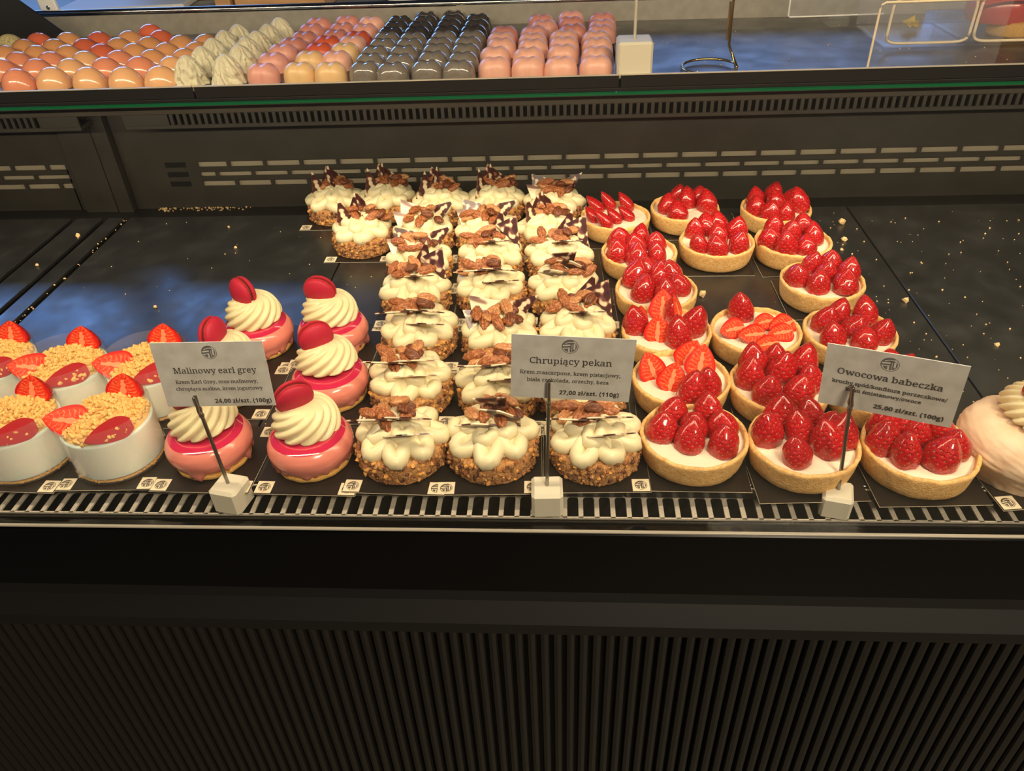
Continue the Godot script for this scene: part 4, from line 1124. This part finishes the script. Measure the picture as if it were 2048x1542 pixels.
func build_bonbons() -> void:
	rng.seed = 51
	var eggs := {}
	for key in ["bon_peach", "bon_rose", "bon_orange", "bon_amber", "bon_speckled"]:
		eggs[key] = MB.new().grid(36, 14, func(u: float, w: float) -> Vector3:
			var a := u * TAU
			var e := w * PI / 2
			return Vector3(cos(a) * sin(e) * 0.0172, 0.0190 * cos(e), sin(a) * sin(e) * 0.0150)).mesh(M[key])
	var beans := {}
	for key in ["bon_pink", "bon_dusky", "bon_cream", "bon_coral", "bon_blush", "bon_grey", "bon_smoke"]:
		beans[key] = bean_mesh(M[key], 0)
	var nz := noise(64, 1.0, FastNoiseLite.TYPE_SIMPLEX_SMOOTH, 3)
	var folds := []
	for s in 3:
		folds.append(MB.new().grid(72, 24, func(u: float, w: float) -> Vector3:
			var a := u * TAU
			var wob := 0.5 * nz.get_noise_2d(s * 9.0 + cos(a) * 1.5, w * 3.0 + sin(a) * 1.5)
			var rib := absf(sin((a + wob + 0.5 * w) * 4.5))
			var r := 0.0168 * pow(w, 0.62) * (0.78 + 0.28 * rib * minf(1.0, w * 3.0)) * (1.0 + 0.06 * nz.get_noise_2d(cos(a) * 3.0 + s, sin(a) * 3.0))
			return Vector3(cos(a) * r, 0.0262 * (1.0 - pow(w, 1.5)), sin(a) * r)).mesh(M.bon_white))
	var say := {"bon_peach": "peach", "bon_rose": "rosy orange", "bon_orange": "deep orange", "bon_amber": "amber", "bon_speckled": "speckled cream", "bon_pink": "pink", "bon_dusky": "dusky pink", "bon_cream": "pale yellow", "bon_coral": "coral red", "bon_blush": "blush", "bon_grey": "glossy grey", "bon_smoke": "glossy dark smoky"}
	for r in EGGS.size():
		for c in EGGS[r].size():
			var p: Array = EGGS[r][c]
			var key: String = ["bon_peach", "bon_rose", "bon_amber", "bon_orange"][clampi(int(r * 0.55 + rng.randf_range(-0.2, 1.6)), 0, 3)]
			if r == 5 and c == 0:
				key = "bon_speckled"
			bonbon("dome_bonbon", eggs[key], p, "%s dome bonbon, %s from the left in %s dome row from front" % [say[key], ORD[c], ORD[r]], "dome bonbons on the shelf", rng.randf_range(-0.15, 0.15))
	for r in WHITES.size():
		for c in WHITES[r].size():
			bonbon("ridged_bonbon", folds[(r + c) % 3], WHITES[r][c], "white ridged peaked bonbon, %s column, %s from the front" % [["left", "right"][c if r < 5 else 1], ORD[r]], "white ridged bonbons on the shelf", rng.randf() * TAU)
	var pa := [["bon_pink", "bon_cream", "bon_cream"], ["bon_pink", "bon_cream", "bon_blush"], ["bon_pink", "bon_coral", "bon_cream"], ["bon_dusky", "bon_coral", "bon_blush"], ["bon_dusky", "bon_dusky", "bon_coral"], ["bon_dusky", "bon_dusky", "bon_pink"], ["bon_dusky", "bon_dusky", "bon_blush"]]
	for r in PINK_A.size():
		for c in 3:
			bonbon("bean_bonbon", beans[pa[r][c]], PINK_A[r][c], "%s two-lobed bonbon beside the white ones, %s column, %s from front" % [say[pa[r][c]], ["left", "middle", "right"][c], ORD[r]], "pink and yellow two-lobed bonbons", rng.randf_range(-0.12, 0.12))
	for r in 9:
		for c in 4:
			if r == 8 and c == 0 or r > 5 and c == 3 and r > 7:
				continue
			var z: float = [-0.7400, -0.7740, -0.8080, -0.8410, -0.8720, -0.9020, -0.9310, -0.9580, -0.9820][r] + rng.randf_range(-0.002, 0.002) + (0.004 if c % 2 else 0.0)
			var x: float = [-0.1880, -0.1590, -0.1275, -0.0975][c] + rng.randf_range(-0.0012, 0.0012)
			var key := "bon_grey" if r < 5 else "bon_smoke"
			bonbon("bean_bonbon", beans[key], [x / 1.027, z / 1.027], "%s two-lobed bonbon, %s column of the grey block, %s from front" % [say[key], ORD[c], ORD[r]], "grey two-lobed bonbons", rng.randf_range(-0.1, 0.1))
	for r in PINK_B.size():
		for c in PINK_B[r].size():
			var key := "bon_blush" if r < 4 else ("bon_pink" if (r + c) % 2 else "bon_dusky")
			bonbon("bean_bonbon", beans[key], PINK_B[r][c], "%s two-lobed bonbon beside the white block, %s from left, %s from front" % [say[key], ORD[c], ORD[r]], "pink two-lobed bonbons by the white block", rng.randf_range(-0.1, 0.1))

func bonbon(called: String, mesh: Mesh, p: Array, label: String, group: String, turn: float) -> void:
	var z: float = p[1] * 1.027
	z -= 0.015 * clampf((z + 0.90) / 0.163, 0.0, 1.0)
	var o := part(called, mesh, self, Vector3(p[0] * 1.027, 0.2152, z), Basis(Vector3.UP, turn))
	tag(o, label, "bonbon", group)

# ---------------------------------------------------------------- price signs
func line(text: String, font: Font, w: float, at: Vector3, parent: Node, called := "lettering") -> void:
	var tm := TextMesh.new()
	tm.text = text
	tm.font = font
	tm.font_size = 48
	tm.pixel_size = 0.0001
	tm.depth = 0.0003
	tm.curve_step = 1.0
	tm.material = M.ink
	var k := w / tm.get_aabb().size.x
	var o := part(called, tm, parent, at, Basis().scaled(Vector3(k, k, 1)))
	o.position -= Vector3(tm.get_aabb().get_center().x * k, 0, 0)

func stand(at: Vector3, size: float, turn: float, rod_top: Vector3, label: String, tilt := 0.0) -> Node3D:
	var s := thing("price_stand", label, "sign stand", at, 0.0, "price sign stands")
	part("block", bx(M.stand_block, Vector3(size, size, size), size * 0.10), s, Vector3(0, size / 2, 0), eul(tilt, turn, 0))
	if rod_top != Vector3.ZERO:
		var foot := Vector3(0, size - 0.001, 0)
		var top := rod_top - at
		var neck := foot.lerp(top, 0.80)
		part("rod", MB.new().tube([foot, foot.lerp(top, 0.4), neck], 0.0014, 10).mesh(M.steel_rod), s)
		var d := (top - neck).normalized()
		for side in [-1.0, 1.0]:
			part("clip_jaw", MB.new().tube([neck, neck.lerp(top, 0.25) + Vector3(0.0003 * side, 0, 0.0022 * side), neck.lerp(top, 0.5) + Vector3(0, 0, 0.0011 * side), top + Vector3(0, 0, 0.0013 * side)], 0.0012, 8).mesh(M.steel_rod), s)
		part("collar", MB.new().lump(neck, Basis(), Vector3(0.0020, 0.0030, 0.0020), 10, 6).mesh(M.steel_rod), s)
	return s

func build_signs() -> void:
	var serif := SystemFont.new()
	serif.font_names = PackedStringArray(["Droid Serif"])
	var serif_b := SystemFont.new()
	serif_b.font_names = PackedStringArray(["Droid Serif"])
	serif_b.font_weight = 700
	var sans := SystemFont.new()
	sans.font_names = PackedStringArray(["Droid Sans"])
	sans.font_weight = 700
	stand(Vector3(-0.2570, -0.0130, -0.4195), 0.0235, -12, Vector3(-0.2569, 0.0965, -0.4158), "white block price stand before the front pink cake")
	stand(Vector3(-0.0125, -0.0130, -0.4195), 0.0235, 2, Vector3(-0.0100, 0.1040, -0.4235), "white block price stand before the front pecan cakes")
	stand(Vector3(0.2000, -0.0130, -0.4200), 0.0215, -14, Vector3(0.1942, 0.0947, -0.4292), "white block price stand before the front strawberry tarts", 4.0)
	stand(Vector3(-0.4640, -0.0130, -0.4200), 0.0235, -6, Vector3.ZERO, "white block cut by the picture edge before the cup cakes")
	# card: centre, turn, size, the four lines, [width share, x share, y share] for each, logo place
	var cards := [
		[Vector3(-0.2400, 0.1123, -0.4200), Vector3(-5.4, 2.3, -0.6), Vector2(0.0767, 0.0508), ["Malinowy earl grey", "Krem Earl Grey, mus malinowy,", "chrupiąca malina, krem jogurtowy", "24,00 zł/szt. (100g)"], [[0.75, 0.52, 0.43], [0.745, 0.51, 0.605], [0.79, 0.52, 0.715], [0.52, 0.71, 0.915]], Vector2(0.51, 0.155), "pale price card held above the front pink cake"],
		[Vector3(0.0053, 0.1130, -0.4250), Vector3(0.9, -0.8, -3.0), Vector2(0.0815, 0.0519), ["Chrupiący pekan", "Krem mascarpone, krem pistacjowy,", "biała czekolada, orzechy, beza", "27,00 zł/szt. (110g)"], [[0.67, 0.49, 0.385], [0.83, 0.49, 0.575], [0.68, 0.475, 0.695], [0.50, 0.66, 0.89]], Vector2(0.475, 0.15), "pale price card held above the front pecan cakes"],
		[Vector3(0.2146, 0.1005, -0.4230), Vector3(6.5, -22.8, 2.6), Vector2(0.0835, 0.0532), ["Owocowa babeczka", "kruchy spód/konfitura porzeczkowa/", "krem śmietanowy/owoce", "25,00 zł/szt. (100g)"], [[0.76, 0.49, 0.40], [0.84, 0.50, 0.57], [0.56, 0.47, 0.68], [0.51, 0.68, 0.88]], Vector2(0.47, 0.17), "pale price card held askew above the front strawberry tarts"]]
	for c in cards:
		var s: Vector2 = c[2]
		var o := Node3D.new()
		o.name = "price_card"
		add_child(o, true)
		o.transform = Transform3D(Basis.from_euler(Vector3(deg_to_rad(c[1].x), deg_to_rad(c[1].y), deg_to_rad(c[1].z))), c[0])
		tag(o, c[6], "price card", "price cards")
		part("paper", bx(M.sign_paper, Vector3(s.x, s.y, 0.0006)), o)
		for k in 4:
			var q: Array = c[4][k]
			line(c[3][k], [serif, serif, serif, sans][k], s.x * q[0], Vector3((q[1] - 0.5) * s.x, (0.5 - q[2]) * s.y, 0.00042), o, ["title_lettering", "text_lettering", "text_lettering", "price_lettering"][k])
		part("logo", disc_mesh(s.x * 0.068, M.sign_logo), o, Vector3((c[5].x - 0.5) * s.x, (0.5 - c[5].y) * s.y, 0.00036))

func disc_mesh(r: float, m: Material) -> ArrayMesh:
	var pts := []
	var uv := []
	for k in 40:
		var a := k / 40.0 * TAU
		pts.append(Vector3(cos(a) * r, sin(a) * r, 0))
		uv.append(Vector2(0.5 + 0.36 * cos(a), 0.5 - 0.36 * sin(a)))
	return MB.new().face(pts, Vector3(0, 0, -1), uv).mesh(m)

func build_shelf_things() -> void:
	var s := thing("price_block", "white block with a thin rod beside the pink bonbons", "sign stand", Vector3(0.0640, 0.2152, -0.7500))
	part("block", bx(M.stand_block, Vector3(0.0315, 0.0315, 0.0315), 0.002), s, Vector3(0, 0.0158, 0))
	part("rod", MB.new().tube([Vector3(0, 0.030, 0), Vector3(0, 0.18, -0.002)], 0.0014, 10).mesh(M.trim_pale), s)
	var w := thing("wire_holder", "brass wire holder with a coiled ring foot on the empty tray", "sign holder", Vector3(0.1350, 0.2152, -0.7620))
	var ring := []
	for k in 41:
		var a := k / 40.0 * TAU * 1.08 - 0.2
		ring.append(Vector3(cos(a) * 0.0250, 0.0013 + 0.0022 * k / 40.0, sin(a) * 0.0250))
	part("ring_foot", MB.new().tube(ring, 0.0012, 8).mesh(M.brass), w)
	part("stem", MB.new().tube([ring[40], Vector3(0.022, 0.008, -0.001), Vector3(0.0165, 0.020, -0.004), Vector3(0.0150, 0.18, -0.010)], 0.0013, 8).mesh(M.brass), w)
	part("sleeve", MB.new().tube([Vector3(0.0155, 0.024, -0.0045), Vector3(0.0150, 0.056, -0.006)], 0.0022, 10).mesh(M.brass), w)
	# clear sheets and boxes
	var a := thing("acrylic_sheet", "clear acrylic sheet with a bright edge before the boxes", "acrylic stand", Vector3(0.2735, 0.2152, -0.7475), 0.0)
	part("sheet", bx(M.acrylic, Vector3(0.110, 0.0535, 0.002), 0.0), a, Vector3(0.055, 0.0275, 0))
	part("edge", MB.new().tube([Vector3(0.0, 0.001, 0), Vector3(0.000, 0.050, 0), Vector3(0.001, 0.053, 0), Vector3(0.004, 0.0548, 0), Vector3(0.110, 0.0552, 0)], 0.0011, 8).mesh(M.acrylic_edge), a)
	var b := thing("acrylic_sign", "clear acrylic sign leaning against the steel upstand", "acrylic stand", Vector3(0.2450, 0.2152, -0.9300), 0.0)
	part("sheet", bx(M.acrylic, Vector3(0.10, 0.12, 0.002)), b, Vector3(0.05, 0.0690, 0))
	part("edge", MB.new().tube([Vector3(-0.004, 0.13, 0), Vector3(-0.001, 0.0095, 0), Vector3(0.001, 0.0080, 0), Vector3(0.10, 0.0085, 0)], 0.0009, 8).mesh(M.white_plastic), b)
	part("foot", bx(M.acrylic, Vector3(0.02, 0.0080, 0.03)), b, Vector3(0.05, 0.0040, 0))
	clear_box(Vector3(0.3500, 0.2152, -0.865), "clear plastic box with a rounded pale rim and no cake inside")
	clear_box(Vector3(0.4310, 0.2152, -0.865), "clear plastic box holding a red mousse dome")
	var y := part("yellow_garnish", MB.new().chunk(Vector3(0, 0.006, 0), 0.006, rng).chunk(Vector3(0.006, 0.004, 0.003), 0.004, rng).mesh(M.yellow_garnish), self, Vector3(0.358, 0.2170, -0.890))
	tag(y, "small yellow garnish lying in the clear box", "garnish")
	var d := thing("red_mousse_dome", "red mousse dome on a biscuit inside the clear box", "cake", Vector3(0.4330, 0.2166, -0.865))
	part("dome", MB.new().grid(36, 14, func(u: float, v: float) -> Vector3:
		return Vector3(cos(u * TAU) * sin(v * PI * 0.62) * 0.032, 0.022 + 0.026 * cos(v * PI * 0.62), sin(u * TAU) * sin(v * PI * 0.62) * 0.030)).mesh(M.red_mousse), d)
	part("biscuit", MB.new().lathe([Vector2(0, 0), Vector2(0.022, 0), Vector2(0.023, 0.003), Vector2(0.023, 0.011), Vector2(0.021, 0.014), Vector2(0, 0.014)], 36).mesh(M.biscuit), d, Vector3(0.012, 0, 0.010))

func clear_box(at: Vector3, label: String) -> void:
	var b := thing("clear_box", label, "box", at, 0.0, "clear boxes on the shelf")
	var w := 0.0385
	var h := 0.040
	part("front_pane", bx(M.acrylic, Vector3(w * 2, h, 0.0015)), b, Vector3(0, 0.004 + h / 2, 0.045))
	part("back_pane", bx(M.acrylic, Vector3(w * 2, h, 0.0015)), b, Vector3(0, 0.004 + h / 2, -0.045))
	for s in [-1.0, 1.0]:
		part("side_pane", bx(M.acrylic, Vector3(0.0015, h, 0.09)), b, Vector3(s * w, 0.004 + h / 2, 0))
	part("bottom_pane", bx(M.acrylic, Vector3(w * 2, 0.0015, 0.09)), b, Vector3(0, 0.0008, 0))
	var rim := []
	for k in 41:
		var a := k / 40.0 * TAU + PI / 4
		var c := cos(a)
		var s := sin(a)
		rim.append(Vector3(w * signf(c) * pow(absf(c), 0.28), 0.004 + h / 2 + h / 2 * signf(s) * pow(absf(s), 0.28), 0.046))
	part("front_rim", MB.new().tube(rim, 0.0014, 8).mesh(M.acrylic_edge), b)

func build_crumbs() -> void:
	rng.seed = 61
	var nz := noise(65, 1.0, FastNoiseLite.TYPE_SIMPLEX_SMOOTH, 2)
	var m := MB.new()
	var drop := func(x: float, z: float, y: float, r: float) -> void:
		m.chunk(Vector3(x, y + r * 0.55, z), r, rng)
	for k in 240:
		drop.call(rng.randf_range(-0.56, 0.62), rng.randf_range(-0.92, -0.44), 0.0, rng.randf_range(0.0003, 0.0008))
	for k in 150:
		drop.call(rng.randf_range(0.30, 0.60), rng.randf_range(-0.90, -0.50), 0.0, rng.randf_range(0.0003, 0.0011))
	for k in 90:
		drop.call(-0.56 + 0.13 * pow(rng.randf(), 1.4), -0.9835 + 0.010 * pow(rng.randf(), 3.0), -0.009, rng.randf_range(0.0006, 0.0016))
	for k in 40:
		drop.call(-0.582 + rng.randf_range(-0.004, 0.003), rng.randf_range(-0.93, -0.55), -0.001, rng.randf_range(0.0004, 0.0012))
	for p in [[-0.62, -0.88, 0.0030], [-0.63, -0.80, 0.0022], [-0.40, -0.84, 0.0024], [-0.43, -0.90, 0.0018], [0.335, -0.885, 0.0046], [0.325, -0.840, 0.0036], [0.315, -0.815, 0.0020], [0.145, -0.715, 0.0042], [0.185, -0.685, 0.0030], [0.345, -0.70, 0.0034], [0.40, -0.62, 0.0026], [0.07, -0.66, 0.0016], [-0.44, -0.70, 0.0022]]:
		drop.call(p[0], p[1], 0.0, p[2])
	for k in 60:
		drop.call(rng.randf_range(0.07, 0.45), rng.randf_range(-0.95, -0.75), 0.2152, rng.randf_range(0.0003, 0.0008))
	var o := part("crumbs", m.mesh(M.crumb), self)
	tag(o, "pastry crumbs scattered over the black trays", "crumbs", "", "stuff")
